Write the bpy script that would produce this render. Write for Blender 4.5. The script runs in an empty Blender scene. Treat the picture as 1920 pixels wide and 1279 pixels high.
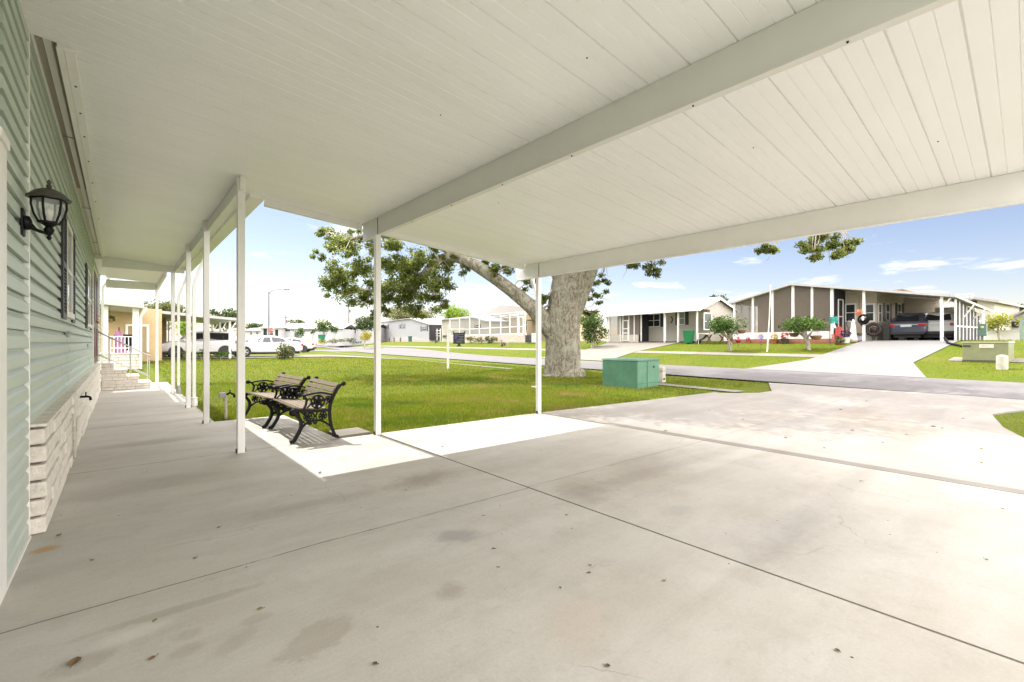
import bpy, bmesh, math, random
import numpy as np
from mathutils import Vector, Matrix
R = math.radians
random.seed(7); rng = np.random.default_rng(11)
S = bpy.context.scene
C = S.collection
# ------------------------------------------------------------------ camera geometry
F = 846.0; YAW = R(41.0); CH = 1.3; HY = 642.0
SY, CY = math.sin(YAW), math.cos(YAW)
AL = R(7.9); CA, SA = math.cos(AL), math.sin(AL)
def P(px, py, d):
    lat = (px - 960) * d / F
    return Vector((SY*d + CY*lat, CY*d - SY*lat, CH - (py - HY)*d/F))
def proj(x, y, z):
    d = SY*x + CY*y; lat = CY*x - SY*y
    return 960 + F*lat/d, HY - F*(z-CH)/d, d
def st(x, y): return x*CA - y*SA, x*SA + y*CA
def xy(s, t): return s*CA + t*SA, -s*SA + t*CA
def ss(a, b, v):
    v = np.clip((np.asarray(v, float) - a)/(b - a), 0, 1); return v*v*(3-2*v)
def h(x, y):
    x = np.asarray(x, float); y = np.asarray(y, float)
    s = x*CA - y*SA
    z = -.0186*np.clip(x-1, 0, 5.4)
    z = z + .145*np.clip(s-23, 0, 10.3)
    z = z + .42*ss(20, 36, y)*(1-ss(6, 14, s))
    z = z + (.5*ss(50, 100, y) + .8*ss(96, 112, y))*(1-ss(17, 27, s))
    return z
def hz(x, y): return float(h(x, y))
def G(px, py):
    a = P(px, py, 1.0) - Vector((0, 0, CH)); d = 1.5; prev = d
    while d < 400:
        p = Vector((0, 0, CH)) + a*d
        if p.z <= hz(p.x, p.y):
            lo, hi = prev, d
            for _ in range(40):
                m = (lo+hi)/2; p = Vector((0, 0, CH)) + a*m
                if p.z <= hz(p.x, p.y): hi = m
                else: lo = m
            return Vector((0, 0, CH)) + a*hi
        prev = d; d *= 1.01
    return Vector((0, 0, CH)) + a*d
def depth(v): return SY*v.x + CY*v.y
def at_s(px, s):            # pixel column meets the upright plane s: t and depth
    u = (px-960)/F; a = SY + CY*u; b = CY - SY*u
    k = a*CA - b*SA; d = s/k
    return d*(a*SA + b*CA), d
def zat(py, d): return CH - (py-HY)*d/F
# ------------------------------------------------------------------ materials
MATS = {}
def nodes_of(m):
    m.use_nodes = True; nt = m.node_tree; return nt, nt.nodes, nt.links
def mat(name, col, rough=.6, var=.0, scale=6., bump=.0, bscale=40., metal=0., spec=.5, detail=4., stretch=None, col2=None, wave=None, coat=0):
    if name in MATS: return MATS[name]
    m = bpy.data.materials.new(name); nt, N, L = nodes_of(m); b = N['Principled BSDF']
    b.inputs['Roughness'].default_value = rough; b.inputs['Metallic'].default_value = metal
    b.inputs['Specular IOR Level'].default_value = spec
    if coat: b.inputs['Coat Weight'].default_value = coat; b.inputs['Coat Roughness'].default_value = .05
    b.inputs['Base Color'].default_value = (*col, 1)
    tc = N.new('ShaderNodeTexCoord'); co = tc.outputs['Object']
    if stretch:
        mp = N.new('ShaderNodeMapping'); mp.inputs['Scale'].default_value = stretch
        L.new(co, mp.inputs['Vector']); co = mp.outputs['Vector']
    if var > 0:
        n = N.new('ShaderNodeTexNoise'); n.inputs['Scale'].default_value = scale; n.inputs['Detail'].default_value = detail
        n.inputs['Roughness'].default_value = .65
        L.new(co, n.inputs['Vector'])
        r = N.new('ShaderNodeValToRGB'); r.color_ramp.elements[0].position = .3; r.color_ramp.elements[1].position = .72
        c2 = col2 or tuple(c*(1-var) for c in col)
        r.color_ramp.elements[0].color = (*c2, 1)
        r.color_ramp.elements[1].color = (*[min(1, c*(1+var*.35)) for c in col], 1)
        L.new(n.outputs['Fac'], r.inputs['Fac']); L.new(r.outputs['Color'], b.inputs['Base Color'])
    last = None
    if bump > 0:
        n2 = N.new('ShaderNodeTexNoise'); n2.inputs['Scale'].default_value = bscale; n2.inputs['Detail'].default_value = 6
        L.new(co, n2.inputs['Vector'])
        bp = N.new('ShaderNodeBump'); bp.inputs['Strength'].default_value = bump; bp.inputs['Distance'].default_value = .02
        L.new(n2.outputs['Fac'], bp.inputs['Height']); L.new(bp.outputs['Normal'], b.inputs['Normal']); last = bp
    if wave:     # lap siding relief: bands per metre along z
        w = N.new('ShaderNodeTexWave'); w.wave_type = 'BANDS'; w.bands_direction = 'Z'; w.wave_profile = 'SAW'
        w.inputs['Scale'].default_value = wave*math.pi/10
        L.new(tc.outputs['Object'], w.inputs['Vector'])
        b2 = N.new('ShaderNodeBump'); b2.inputs['Strength'].default_value = .6; b2.inputs['Distance'].default_value = .03; b2.invert = True
        L.new(w.outputs['Fac'], b2.inputs['Height'])
        if last: L.new(last.outputs['Normal'], b2.inputs['Normal'])
        L.new(b2.outputs['Normal'], b.inputs['Normal'])
    MATS[name] = m; return m
def leaf_mat(name, c1, c2, c3=None, trans=.45, rough=.5, patch=None):
    if name in MATS: return MATS[name]
    m = bpy.data.materials.new(name); nt, N, L = nodes_of(m); b = N['Principled BSDF']; out = N['Material Output']
    g = N.new('ShaderNodeNewGeometry'); r = N.new('ShaderNodeValToRGB')
    e = r.color_ramp.elements; e[0].color = (*c1, 1); e[1].color = (*c2, 1)
    if c3: k = e.new(.86); k.color = (*c2, 1); e[2].color = (*c3, 1)
    L.new(g.outputs['Random Per Island'], r.inputs['Fac'])
    col = r.outputs['Color']
    if patch:
        for sc_, lo, hi, c in patch:
            nz = N.new('ShaderNodeTexNoise'); nz.inputs['Scale'].default_value = sc_; nz.inputs['Detail'].default_value = 5; nz.inputs['Roughness'].default_value = .65; L.new(g.outputs['Position'], nz.inputs['Vector'])
            mr = N.new('ShaderNodeMapRange'); mr.inputs['From Min'].default_value = lo; mr.inputs['From Max'].default_value = hi; L.new(nz.outputs['Fac'], mr.inputs['Value'])
            mxx = N.new('ShaderNodeMix'); mxx.data_type = 'RGBA'; L.new(mr.outputs[0], mxx.inputs[0]); L.new(col, mxx.inputs[6]); mxx.inputs[7].default_value = (*c, 1); col = mxx.outputs[2]
    L.new(col, b.inputs['Base Color']); b.inputs['Roughness'].default_value = rough
    b.inputs['Specular IOR Level'].default_value = .35
    t = N.new('ShaderNodeBsdfTranslucent'); hs = N.new('ShaderNodeHueSaturation'); hs.inputs['Value'].default_value = 1.5
    L.new(col, hs.inputs['Color']); L.new(hs.outputs['Color'], t.inputs['Color'])
    mx = N.new('ShaderNodeMixShader'); mx.inputs['Fac'].default_value = trans
    L.new(b.outputs['BSDF'], mx.inputs[1]); L.new(t.outputs['BSDF'], mx.inputs[2]); L.new(mx.outputs['Shader'], out.inputs['Surface'])
    MATS[name] = m; return m
def screen_mat(name, col, alpha):
    m = bpy.data.materials.new(name); nt, N, L = nodes_of(m); b = N['Principled BSDF']
    b.inputs['Base Color'].default_value = (*col, 1); b.inputs['Roughness'].default_value = .7
    b.inputs['Alpha'].default_value = alpha; MATS[name] = m; return m
def glass_mat(name, col=(.02,.025,.03), rough=.05):
    m = mat(name, col, rough, spec=.8); return m
# ------------------------------------------------------------------ mesh builder
class MB:
    def __init__(s): s.v = []; s.f = []
    def add(s, v, f):
        n = len(s.v); s.v += [tuple(p) for p in v]; s.f += [tuple(i+n for i in q) for q in f]; return s
    def box(s, x0, y0, z0, x1, y1, z1, M=None, ch=0):
        x0, x1 = sorted((x0, x1)); y0, y1 = sorted((y0, y1)); z0, z1 = sorted((z0, z1))
        if ch > 0:
            bm = bmesh.new(); bmesh.ops.create_cube(bm, size=1)
            for v in bm.verts: v.co = Vector(((v.co.x+.5)*(x1-x0)+x0, (v.co.y+.5)*(y1-y0)+y0, (v.co.z+.5)*(z1-z0)+z0))
            bmesh.ops.bevel(bm, geom=bm.edges[:], offset=min(ch, .45*min(x1-x0, y1-y0, z1-z0)), segments=2, affect='EDGES', profile=.6)
            bm.verts.index_update()
            V = [v.co.copy() for v in bm.verts]; Fc = [[v.index for v in f.verts] for f in bm.faces]; bm.free()
        else:
            V = [Vector(p) for p in ((x0,y0,z0),(x1,y0,z0),(x1,y1,z0),(x0,y1,z0),(x0,y0,z1),(x1,y0,z1),(x1,y1,z1),(x0,y1,z1))]
            Fc = [(0,3,2,1),(4,5,6,7),(0,1,5,4),(1,2,6,5),(2,3,7,6),(3,0,4,7)]
        if M is not None: V = [M @ p for p in V]
        return s.add(V, Fc)
    def prism(s, poly, axis, a, b):     # poly of 2-tuples in the two other axes (cyclic order), extruded from a to b
        n = len(poly)
        def mk(p, c):
            if axis == 'x': return (c, p[0], p[1])
            if axis == 'y': return (p[0], c, p[1])
            return (p[0], p[1], c)
        V = [mk(p, a) for p in poly] + [mk(p, b) for p in poly]
        Fc = [tuple(range(n)), tuple(range(2*n-1, n-1, -1))] + [(i, i+n, (i+1) % n+n, (i+1) % n) for i in range(n)]
        return s.add(V, Fc)
    def tube(s, pts, r, n=8, cap=True, jit=0):
        pts = [Vector(p) for p in pts]
        if not hasattr(r, '__len__'): r = [r]*len(pts)
        V = []; up = None
        for i, p in enumerate(pts):
            t = (pts[min(i+1, len(pts)-1)] - pts[max(i-1, 0)]).normalized()
            if up is None:
                up = Vector((0, 0, 1)) if abs(t.z) < .9 else Vector((1, 0, 0))
            u = (up - t*up.dot(t)).normalized(); w = t.cross(u); up = u
            for k in range(n):
                a = 2*math.pi*k/n; q = r[i]*(1+jit*random.uniform(-1, 1))
                V.append(p + u*math.cos(a)*q + w*math.sin(a)*q)
        Fc = [(i*n+k, i*n+(k+1) % n, (i+1)*n+(k+1) % n, (i+1)*n+k) for i in range(len(pts)-1) for k in range(n)]
        if cap: Fc += [tuple(range(n))[::-1], tuple((len(pts)-1)*n+k for k in range(n))]
        return s.add(V, Fc)
    def bar(s, pts, w, th, side=Vector((0, 1, 0))):    # flat bar along pts, w measured along side
        pts = [Vector(p) for p in pts]; V = []
        if not hasattr(th, '__len__'): th = [th]*len(pts)
        for i, p in enumerate(pts):
            t = (pts[min(i+1, len(pts)-1)] - pts[max(i-1, 0)]).normalized(); nn = t.cross(side).normalized()
            for a, b in ((-1, -1), (1, -1), (1, 1), (-1, 1)): V.append(p + side*a*w/2 + nn*b*th[i]/2)
        n = len(pts)
        Fc = [(i*4+k, i*4+(k+1) % 4, (i+1)*4+(k+1) % 4, (i+1)*4+k) for i in range(n-1) for k in range(4)] + [(3,2,1,0), tuple((n-1)*4+k for k in range(4))]
        return s.add(V, Fc)
    def lathe(s, prof, n=20, M=None):   # prof: (r, z)
        V = [Vector((r*math.cos(2*math.pi*k/n), r*math.sin(2*math.pi*k/n), z)) for r, z in prof for k in range(n)]
        if M is not None: V = [M @ p for p in V]
        m = len(prof)
        Fc = [(i*n+k, i*n+(k+1) % n, (i+1)*n+(k+1) % n, (i+1)*n+k) for i in range(m-1) for k in range(n)]
        Fc += [tuple(range(n))[::-1], tuple((m-1)*n+k for k in range(n))]
        return s.add(V, Fc)
    def ball(s, c, r, n=12, m=8, sq=(1, 1, 1)):
        c = Vector(c); V = [c + Vector((0, 0, -r*sq[2]))]
        for j in range(1, m):
            a = -math.pi/2 + math.pi*j/m
            for k in range(n):
                b = 2*math.pi*k/n; V.append(c + Vector((r*sq[0]*math.cos(a)*math.cos(b), r*sq[1]*math.cos(a)*math.sin(b), r*sq[2]*math.sin(a))))
        V.append(c + Vector((0, 0, r*sq[2])))
        Fc = [(0, 1+(k+1) % n, 1+k) for k in range(n)]
        Fc += [(1+j*n+k, 1+j*n+(k+1) % n, 1+(j+1)*n+(k+1) % n, 1+(j+1)*n+k) for j in range(m-2) for k in range(n)]
        e = len(V)-1; Fc += [(e, 1+(m-2)*n+k, 1+(m-2)*n+(k+1) % n) for k in range(n)]
        return s.add(V, Fc)
    def torus(s, M, R0, r, n=20, m=6):
        V = [M @ Vector(((R0+r*math.cos(2*math.pi*j/m))*math.cos(2*math.pi*k/n), (R0+r*math.cos(2*math.pi*j/m))*math.sin(2*math.pi*k/n), r*math.sin(2*math.pi*j/m))) for k in range(n) for j in range(m)]
        return s.add(V, [(k*m+j, ((k+1) % n)*m+j, ((k+1) % n)*m+(j+1) % m, k*m+(j+1) % m) for k in range(n) for j in range(m)])
    def build(s, name, m, parent=None, smooth=False, off=None, split=None, kind=None, bevel=0):
        me = bpy.data.meshes.new(name)
        v = s.v if off is None else [(p[0]-off[0], p[1]-off[1], p[2]-off[2]) for p in s.v]
        me.from_pydata(v, [], s.f); me.update()
        bm = bmesh.new(); bm.from_mesh(me); bmesh.ops.recalc_face_normals(bm, faces=bm.faces); bm.to_mesh(me); bm.free()
        o = bpy.data.objects.new(name, me); C.objects.link(o); me.materials.append(m)
        if smooth: me.polygons.foreach_set('use_smooth', [True]*len(me.polygons))
        if bevel:
            bv = o.modifiers.new('b', 'BEVEL'); bv.width = bevel; bv.segments = 2; bv.limit_method = 'ANGLE'
        if split:
            es = o.modifiers.new('e', 'EDGE_SPLIT'); es.split_angle = R(split)
        if parent: o.parent = parent
        if kind: o['kind'] = kind
        return o
def tag(o, label, cat, group=None):
    o['label'] = label; o['category'] = cat
    if group: o['group'] = group
    return o
def thing(name, label, cat, loc=(0, 0, 0), rz=0, group=None):
    o = bpy.data.objects.new(name, None); C.objects.link(o); o.location = loc; o.rotation_euler = (0, 0, rz); o.empty_display_size = .2
    return tag(o, label, cat, group)
def copy_tree(o, parent=None):
    c = o.copy(); C.objects.link(c)
    if parent: c.parent = parent
    for ch in list(o.children): copy_tree(ch, c)
    return c
def rawmesh(name, V, Fq, m, parent=None, kind=None, smooth=False):     # numpy arrays, all faces same size
    me = bpy.data.meshes.new(name); k = Fq.shape[1]
    me.vertices.add(len(V)); me.vertices.foreach_set('co', V.astype(np.float32).ravel())
    me.loops.add(Fq.size); me.loops.foreach_set('vertex_index', Fq.astype(np.int32).ravel())
    me.polygons.add(len(Fq)); me.polygons.foreach_set('loop_start', np.arange(0, Fq.size, k, dtype=np.int32))
    me.update(calc_edges=True); me.validate()
    me.materials.append(m); o = bpy.data.objects.new(name, me); C.objects.link(o)
    if smooth: me.polygons.foreach_set('use_smooth', [True]*len(me.polygons))
    if parent: o.parent = parent
    if kind: o['kind'] = kind
    return o
def leaves(name, clumps, m, parent, size=.1, aspect=.5, droop=0., local=None, shell=.5):
    """clumps: (centre, (rx,ry,rz), count). Each leaf is a folded pair of triangles spread through the clump's volume."""
    Vs = []
    for c, r, n in clumps:
        n = int(n)
        if n < 1: continue
        d = rng.normal(size=(n, 3)); d /= np.linalg.norm(d, axis=1)[:, None]
        rad = rng.uniform(shell, 1.0, n)**.7
        p = np.asarray(c)[None] + d*np.asarray(r)[None]*rad[:, None]
        a = rng.normal(size=(n, 3)) + d*.8; a[:, 2] -= droop; a /= np.linalg.norm(a, axis=1)[:, None]
        b = np.cross(a, rng.normal(size=(n, 3))+np.array([0, 0, .8])); b /= (np.linalg.norm(b, axis=1)[:, None]+1e-9)
        nn = np.cross(a, b)
        L = size*rng.uniform(.6, 1.3, n)[:, None]; W = L*aspect
        Vs.append(np.stack([p - a*L*.5, p + b*W*.5 + nn*L*.08, p + a*L*.5, p - b*W*.5 + nn*L*.08], 1).reshape(-1, 3))
    V = np.concatenate(Vs)
    if local is not None: V = V - np.asarray(local)[None]
    return rawmesh(name, V, np.arange(len(V)).reshape(-1, 4), m, parent)
# common materials
WHITE = mat('white_painted_metal', (.80, .79, .75), .38, var=.05, scale=3, bump=.02, bscale=60)
TRIM = mat('white_trim', (.78, .77, .72), .5, var=.06, scale=5)
CEIL = mat('ceiling_panel', (.84, .838, .83), .34, var=.045, scale=.9, bump=.04, bscale=140, stretch=(.6, 1.4, 1))
BLACK = mat('black_iron', (.005, .005, .0055), .5, var=.2, scale=20, bump=.15, bscale=60, spec=.18)
DARK = mat('dark_void', (.02, .02, .02), .8)
GLASS = glass_mat('window_glass')
GRAYGLASS = glass_mat('pale_window_glass', (.16, .19, .2), .08)
SCREEN = screen_mat('insect_screen', (.19, .16, .13), .55)
SCREENL = screen_mat('light_insect_screen', (.35, .35, .34), .28)
SKY_AIR, SKY_DUST, SKY_OZ, SKY_STR, SUN_STR, EXPO = 1.0, .3, 2.5, .056, 2.1, 1.74
CLOUD = (8.3, 9.6, 10, 1); SKY_TINT = (1.07, .885, .85); FILL_CLOUD = (29, 33.0, 34.2, 1); FILL_OVERHEAD = .9  # last two: unseen bright clouds added to lift the shade under the roof
# ------------------------------------------------------------------ ground, road, slabs
def concrete(name, base, dark, stains=(), cuts_y=(), tint=.0, speck=True, big=.5, xcuts=()):
    m = bpy.data.materials.new(name); nt, N, L = nodes_of(m); b = N['Principled BSDF']
    g = N.new('ShaderNodeNewGeometry'); pos = g.outputs['Position']
    def noise(scale, detail=5, rough=.6, vec=None):
        n = N.new('ShaderNodeTexNoise'); n.inputs['Scale'].default_value = scale; n.inputs['Detail'].default_value = detail; n.inputs['Roughness'].default_value = rough
        L.new(vec or pos, n.inputs['Vector']); return n.outputs['Fac']
    def math_(op, a, c=None, clamp=False, c3=None):
        n = N.new('ShaderNodeMath'); n.operation = op; n.use_clamp = clamp
        for i, v in enumerate((a, c, c3)):
            if v is None: continue
            if isinstance(v, (int, float)): n.inputs[i].default_value = v
            else: L.new(v, n.inputs[i])
        return n.outputs[0]
    def rng_(v, a, c, lo=0., hi=1.):
        n = N.new('ShaderNodeMapRange'); n.inputs['From Min'].default_value = a; n.inputs['From Max'].default_value = c
        n.inputs['To Min'].default_value = lo; n.inputs['To Max'].default_value = hi; L.new(v, n.inputs['Value']); return n.outputs[0]
    def mix(fac, A, B):
        n = N.new('ShaderNodeMix'); n.data_type = 'RGBA'
        if isinstance(fac, (int, float)): n.inputs[0].default_value = fac
        else: L.new(fac, n.inputs[0])
        for i, v in ((6, A), (7, B)):
            if isinstance(v, tuple): n.inputs[i].default_value = (*v, 1)
            else: L.new(v, n.inputs[i])
        return n.outputs[2]
    mp = N.new('ShaderNodeMapping'); mp.inputs['Scale'].default_value = (.45, 1.6, 1); mp.inputs['Rotation'].default_value = (0, 0, R(18)); L.new(pos, mp.inputs['Vector'])
    sw = noise(1.1, 7, .68, mp.outputs['Vector'])            # trowel / weather streaks
    col = mix(rng_(sw, .38, .70, 0, big), base, dark)
    col = mix(rng_(noise(.55, 4), .42, .72, 0, .42), col, tuple(c*k for c, k in zip(dark, (1.08, 1.0, .88))))
    col = mix(rng_(noise(3.1, 6, .7), .5, .75, 0, .4), col, dark)
    fine = noise(70, 3, .7); col = mix(rng_(fine, .3, .75, 0, .22), col, tuple(c*.7 for c in dark))
    if speck:
        v = N.new('ShaderNodeTexVoronoi'); v.inputs['Scale'].default_value = 9; L.new(pos, v.inputs['Vector'])
        near = math_('LESS_THAN', v.outputs['Distance'], .055)
        keep = N.new('ShaderNodeSeparateColor'); L.new(v.outputs['Color'], keep.inputs['Color'])
        col = mix(math_('MULTIPLY', near, math_('GREATER_THAN', keep.outputs['Red'], .80)), col, (.05, .04, .03))
    if speck:      # hairline cracks
        dn = N.new('ShaderNodeTexNoise'); dn.inputs['Scale'].default_value = 1.3; dn.inputs['Detail'].default_value = 6; L.new(pos, dn.inputs['Vector'])
        va = N.new('ShaderNodeVectorMath'); va.operation = 'MULTIPLY_ADD'; L.new(dn.outputs['Color'], va.inputs[0]); va.inputs[1].default_value = (.9, .9, 0); L.new(pos, va.inputs[2])
        vc = N.new('ShaderNodeTexVoronoi'); vc.feature = 'DISTANCE_TO_EDGE'; vc.inputs['Scale'].default_value = .42; L.new(va.outputs[0], vc.inputs['Vector'])
        col = mix(math_('MULTIPLY', math_('LESS_THAN', vc.outputs['Distance'], .0022), rng_(noise(.8, 3), .5, .58, 0, .28)), col, (.16, .14, .11))
        t1 = N.new('ShaderNodeMapping'); t1.inputs['Scale'].default_value = (.12, 2.6, 1); L.new(pos, t1.inputs['Vector'])
        col = mix(rng_(noise(1.0, 5, .7, t1.outputs['Vector']), .55, .75, 0, .28), col, tuple(c*.75 for c in dark))
        col = mix(rng_(noise(14, 6, .75), .56, .74, 0, .32), col, tuple(c*.85 for c in dark))
    sx = N.new('ShaderNodeSeparateXYZ'); L.new(pos, sx.inputs['Vector'])
    wob = math_('ADD', rng_(noise(4, 6, .75), .2, .8, -.5, .5), rng_(noise(17, 5, .75), .2, .8, -.3, .3))
    for (x, y, rx, ry, rot, k, c, soft) in stains:
        dx = math_('SUBTRACT', sx.outputs[0], x); dy = math_('SUBTRACT', sx.outputs[1], y)
        ca, sa = math.cos(rot), math.sin(rot)
        u = math_('DIVIDE', math_('ADD', math_('MULTIPLY', dx, ca), math_('MULTIPLY', dy, sa)), rx)
        w = math_('DIVIDE', math_('SUBTRACT', math_('MULTIPLY', dy, ca), math_('MULTIPLY', dx, sa)), ry)
        d = math_('ADD', math_('SQRT', math_('ADD', math_('MULTIPLY', u, u), math_('MULTIPLY', w, w))), wob)
        n = N.new('ShaderNodeMapRange'); n.interpolation_type = 'SMOOTHSTEP'
        n.inputs['From Min'].default_value = 1.0+soft; n.inputs['From Max'].default_value = 1.0-soft; n.inputs['To Min'].default_value = 0; n.inputs['To Max'].default_value = k
        L.new(d, n.inputs['Value']); col = mix(n.outputs[0], col, c)
    wl = rng_(noise(1.7, 3), .2, .8, -.01, .01)
    for axis, y, half, k in [(1, y, hw, k) for y, hw, k in cuts_y] + [(0, x, hw, k) for x, hw, k in xcuts]:
        line = math_('LESS_THAN', math_('ABSOLUTE', math_('SUBTRACT', math_('ADD', sx.outputs[axis], wl), y)), half)
        gap = rng_(noise(2.2, 6, .8), .36, .5, .25, 1)
        col = mix(math_('MULTIPLY', math_('MULTIPLY', line, k), gap), col, (.13, .11, .09))
    L.new(col, b.inputs['Base Color']); b.inputs['Roughness'].default_value = .82; b.inputs['Specular IOR Level'].default_value = .25
    bp = N.new('ShaderNodeBump'); bp.inputs['Strength'].default_value = .25; bp.inputs['Distance'].default_value = .004
    L.new(fine, bp.inputs['Height']); L.new(bp.outputs['Normal'], b.inputs['Normal'])
    MATS[name] = m; return m
def g2(px, py): v = G(px, py); return v.x, v.y
BR = (.19, .155, .11); GR = (.15, .15, .145); RU = (.42, .25, .08); PK = (.50, .39, .31); SM = (.24, .205, .15)
def stn(px, py, rx, ry, rot, k, c, soft=.35):
    x, y = g2(px, py); return (x, y, rx, ry, rot, k, c, soft)
STA = [stn(592, 1198, .17, .10, R(20), .36, SM, .2), stn(340, 1140, .33, .035, R(-2), .34, SM, .35), stn(150, 1245, .10, .06, 0, .33, SM, .4), stn(355, 1190, .05, .04, 0, .28, SM, .4),
       stn(480, 1160, .06, .035, 0, .28, SM, .4), stn(440, 1205, .10, .05, R(30), .28, SM, .45), stn(350, 1220, .06, .04, 0, .28, SM, .45), stn(860, 1005, .15, .10, R(-30), .42, GR, .6), stn(800, 898, .35, .16, R(10), .5, BR, .7),
       stn(85, 1030, .06, .05, 0, .75, RU, .6), stn(845, 1108, .08, .06, R(40), .35, BR, .6), stn(1085, 1165, .2, .12, R(30), .25, PK, .8), stn(245, 1190, .12, .05, 0, .35, (.62, .60, .56), .6), stn(590, 945, .5, .12, R(0), .3, BR, .8),
       stn(280, 830, .5, .16, R(0), .35, BR, .8), stn(290, 905, .5, .2, R(10), .25, BR, .8)]
STB = [(4.6, 1.15, 2.6, .10, R(1), .16, GR, .7), (4.5, 2.62, 2.4, .10, R(-1), .14, GR, .7), stn(1275, 955, .16, .10, 0, .2, GR, .8), stn(1090, 920, .3, .2, R(30), .3, BR, .8), stn(1200, 880, .8, .25, R(20), .28, BR, .9), stn(1500, 1000, .7, .4, 0, .18, GR, .9)]
STC = [(10.0, 1.2, 4.5, .13, R(1), .2, GR, .7), (10.0, 2.7, 4.5, .13, R(-1), .18, GR, .7), stn(1600, 775, 1.4, .25, R(5), .4, BR, .8), stn(1500, 745, 2.2, .2, R(8), .3, GR, .8), stn(1700, 810, 1.6, .25, R(4), .3, BR, .8), stn(1640, 790, 1.0, .12, R(4), .4, BR, .7), stn(1180, 765, .8, .18, 0, .3, GR, .7)]
CB = (.50, .482, .435); CD = (.32, .297, .25)
M_A = concrete('concrete_left_bay', CB, CD, STA, [(3.02, .005, .9), (6.2, .008, .75), (9.3, .012, .9), (13.0, .012, .9), (15.6, .012, .9)])
M_B = concrete('concrete_middle_bay', CB, CD, STB, [(3.05, .005, .6)])
M_C = concrete('concrete_apron', (.27, .255, .23), (.18, .165, .14), STC, [(3.05, .007, .7)], big=.5, xcuts=[(11.2, .012, .7), (14.4, .012, .6)])
M_SW = concrete('concrete_sidewalk', (.21, .195, .165), (.14, .125, .10), big=.5, speck=False)
M_WD = concrete('painted_driveway', (.18, .178, .175), (.155, .153, .15), big=.25, speck=False)
M_RD = concrete('asphalt_street', (.15, .143, .14), (.10, .095, .094), speck=False, big=.8)
def slab(name, polys, m, th=.12):
    mb = MB()
    for poly in polys:
        bm = bmesh.new(); vs = [bm.verts.new((x, y, 0)) for x, y in poly]; bm.faces.new(vs)
        for cx in (1.0, 6.4):
            bmesh.ops.bisect_plane(bm, geom=bm.verts[:]+bm.edges[:]+bm.faces[:], plane_co=(cx, 0, 0), plane_no=(1, 0, 0))
        bm.verts.index_update(); n = len(bm.verts)
        V = [(v.co.x, v.co.y, hz(v.co.x, v.co.y)) for v in bm.verts]; Fc = [tuple(v.index for v in f.verts) for f in bm.faces]
        V += [(x, y, z-th) for x, y, z in V[:n]]
        Fc += [(e.verts[0].index, e.verts[1].index, e.verts[1].index+n, e.verts[0].index+n) for e in bm.edges if len(e.link_faces) == 1]
        bm.free(); mb.add(V, Fc)
    return mb.build(name, m, kind='structure')
slab('walkway', [[(-.62, -8), (2.825, -8), (2.825, 6.27), (1.0, 6.2), (-.62, 6.2)], [(-.42, 6.2), (1.17, 6.2), (1.17, 18.6), (-.42, 18.6)], [(1.17, 6.205), (2.27, 6.23), (2.25, 8.9), (1.17, 8.8)]], M_A)
slab('carport_floor', [[(2.845, -8), (6.265, -8), (6.265, 6.42), (2.845, 6.27)]], M_B)
def gp(*a): return [g2(*p) for p in a]
drv = [(6.285, -8), (6.285, 6.43)] + gp((1340, 735.5), (1352, 737), (1424, 736.5), (1447, 733), (1441, 717.5), (1500, 721), (1650, 731), (1800, 741), (1919, 749.5), (2000, 755)) + [(14.2, .05), (13.5, .32), (12.8, .5), (11.0, .3), (9.5, -.05), (8.6, -1.0), (8.4, -8)]
slab('driveway', [drv], M_C)
def strip(name, s0, s1, t0, t1, m, off, ns=1, nt=None, kind='structure', sfun=None):
    nt = nt or max(2, int((t1-t0)/1.0)); V = []; Fc = []
    for j in range(nt+1):
        t = t0 + (t1-t0)*j/nt; a, b = (s0, s1) if sfun is None else sfun(t)
        for i in range(ns+1):
            x, y = xy(a+(b-a)*i/ns, t); V.append((x, y, hz(x, y)+off))
    for j in range(nt):
        for i in range(ns):
            k = j*(ns+1)+i; Fc.append((k, k+1, k+ns+2, k+ns+1))
    mb = MB(); mb.v = V; mb.f = Fc; return mb.build(name, m, kind=kind)
strip('street', 0, 0, -60, 150, M_RD, .006, ns=6, sfun=lambda t: (16.45, 23.1 + float(ss(35, 75, t))*3))
strip('cross_street', 0, 0, -40, 17, M_RD, .004, ns=60, nt=12, sfun=lambda q: (0, 1)) if False else None
# the side street that leaves the street beyond the neighbour's lawn
V = []; Fc = []
for j in range(41):
    for i in range(5):
        s = 16.6 - 70*j/40; t = 66 + i*2.2 + (1-j/40)*0; x, y = xy(s, t); V.append((x, y, hz(x, y)+.008))
for j in range(40):
    for i in range(4): k = j*5+i; Fc.append((k, k+1, k+6, k+5))
mb = MB(); mb.v = V; mb.f = Fc; mb.build('side_street', M_RD, kind='structure')
strip('sidewalk', 12.2, 12.75, 7.2, 10.9, M_SW, .0); strip('sidewalk', 12.85, 13.25, 20, 64, M_SW, .0)
strip('sidewalk', 13.0, 13.75, -45, 1.8, M_SW, .0)
strip('sidewalk', 27.0, 27.95, 11.4, 24.3, M_SW, .02, ns=2)
strip('sidewalk', 27.0, 27.95, 29.8, 100, M_SW, .02, ns=2)
strip('sidewalk', 27.0, 27.95, -40, 6.2, M_SW, .02, ns=2)
def drape(name, f, n, k, m, off):      # f(i/n) -> left (x,y), right (x,y)
    V = []; Fc = []
    for j in range(n+1):
        a, b = f(j/n)
        for i in range(k+1):
            x = a[0]+(b[0]-a[0])*i/k; y = a[1]+(b[1]-a[1])*i/k; V.append((x, y, hz(x, y)+off))
    for j in range(n):
        for i in range(k): q = j*(k+1)+i; Fc.append((q, q+1, q+k+2, q+k+1))
    mb = MB(); mb.v = V; mb.f = Fc; return mb.build(name, m, kind='structure')
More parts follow.
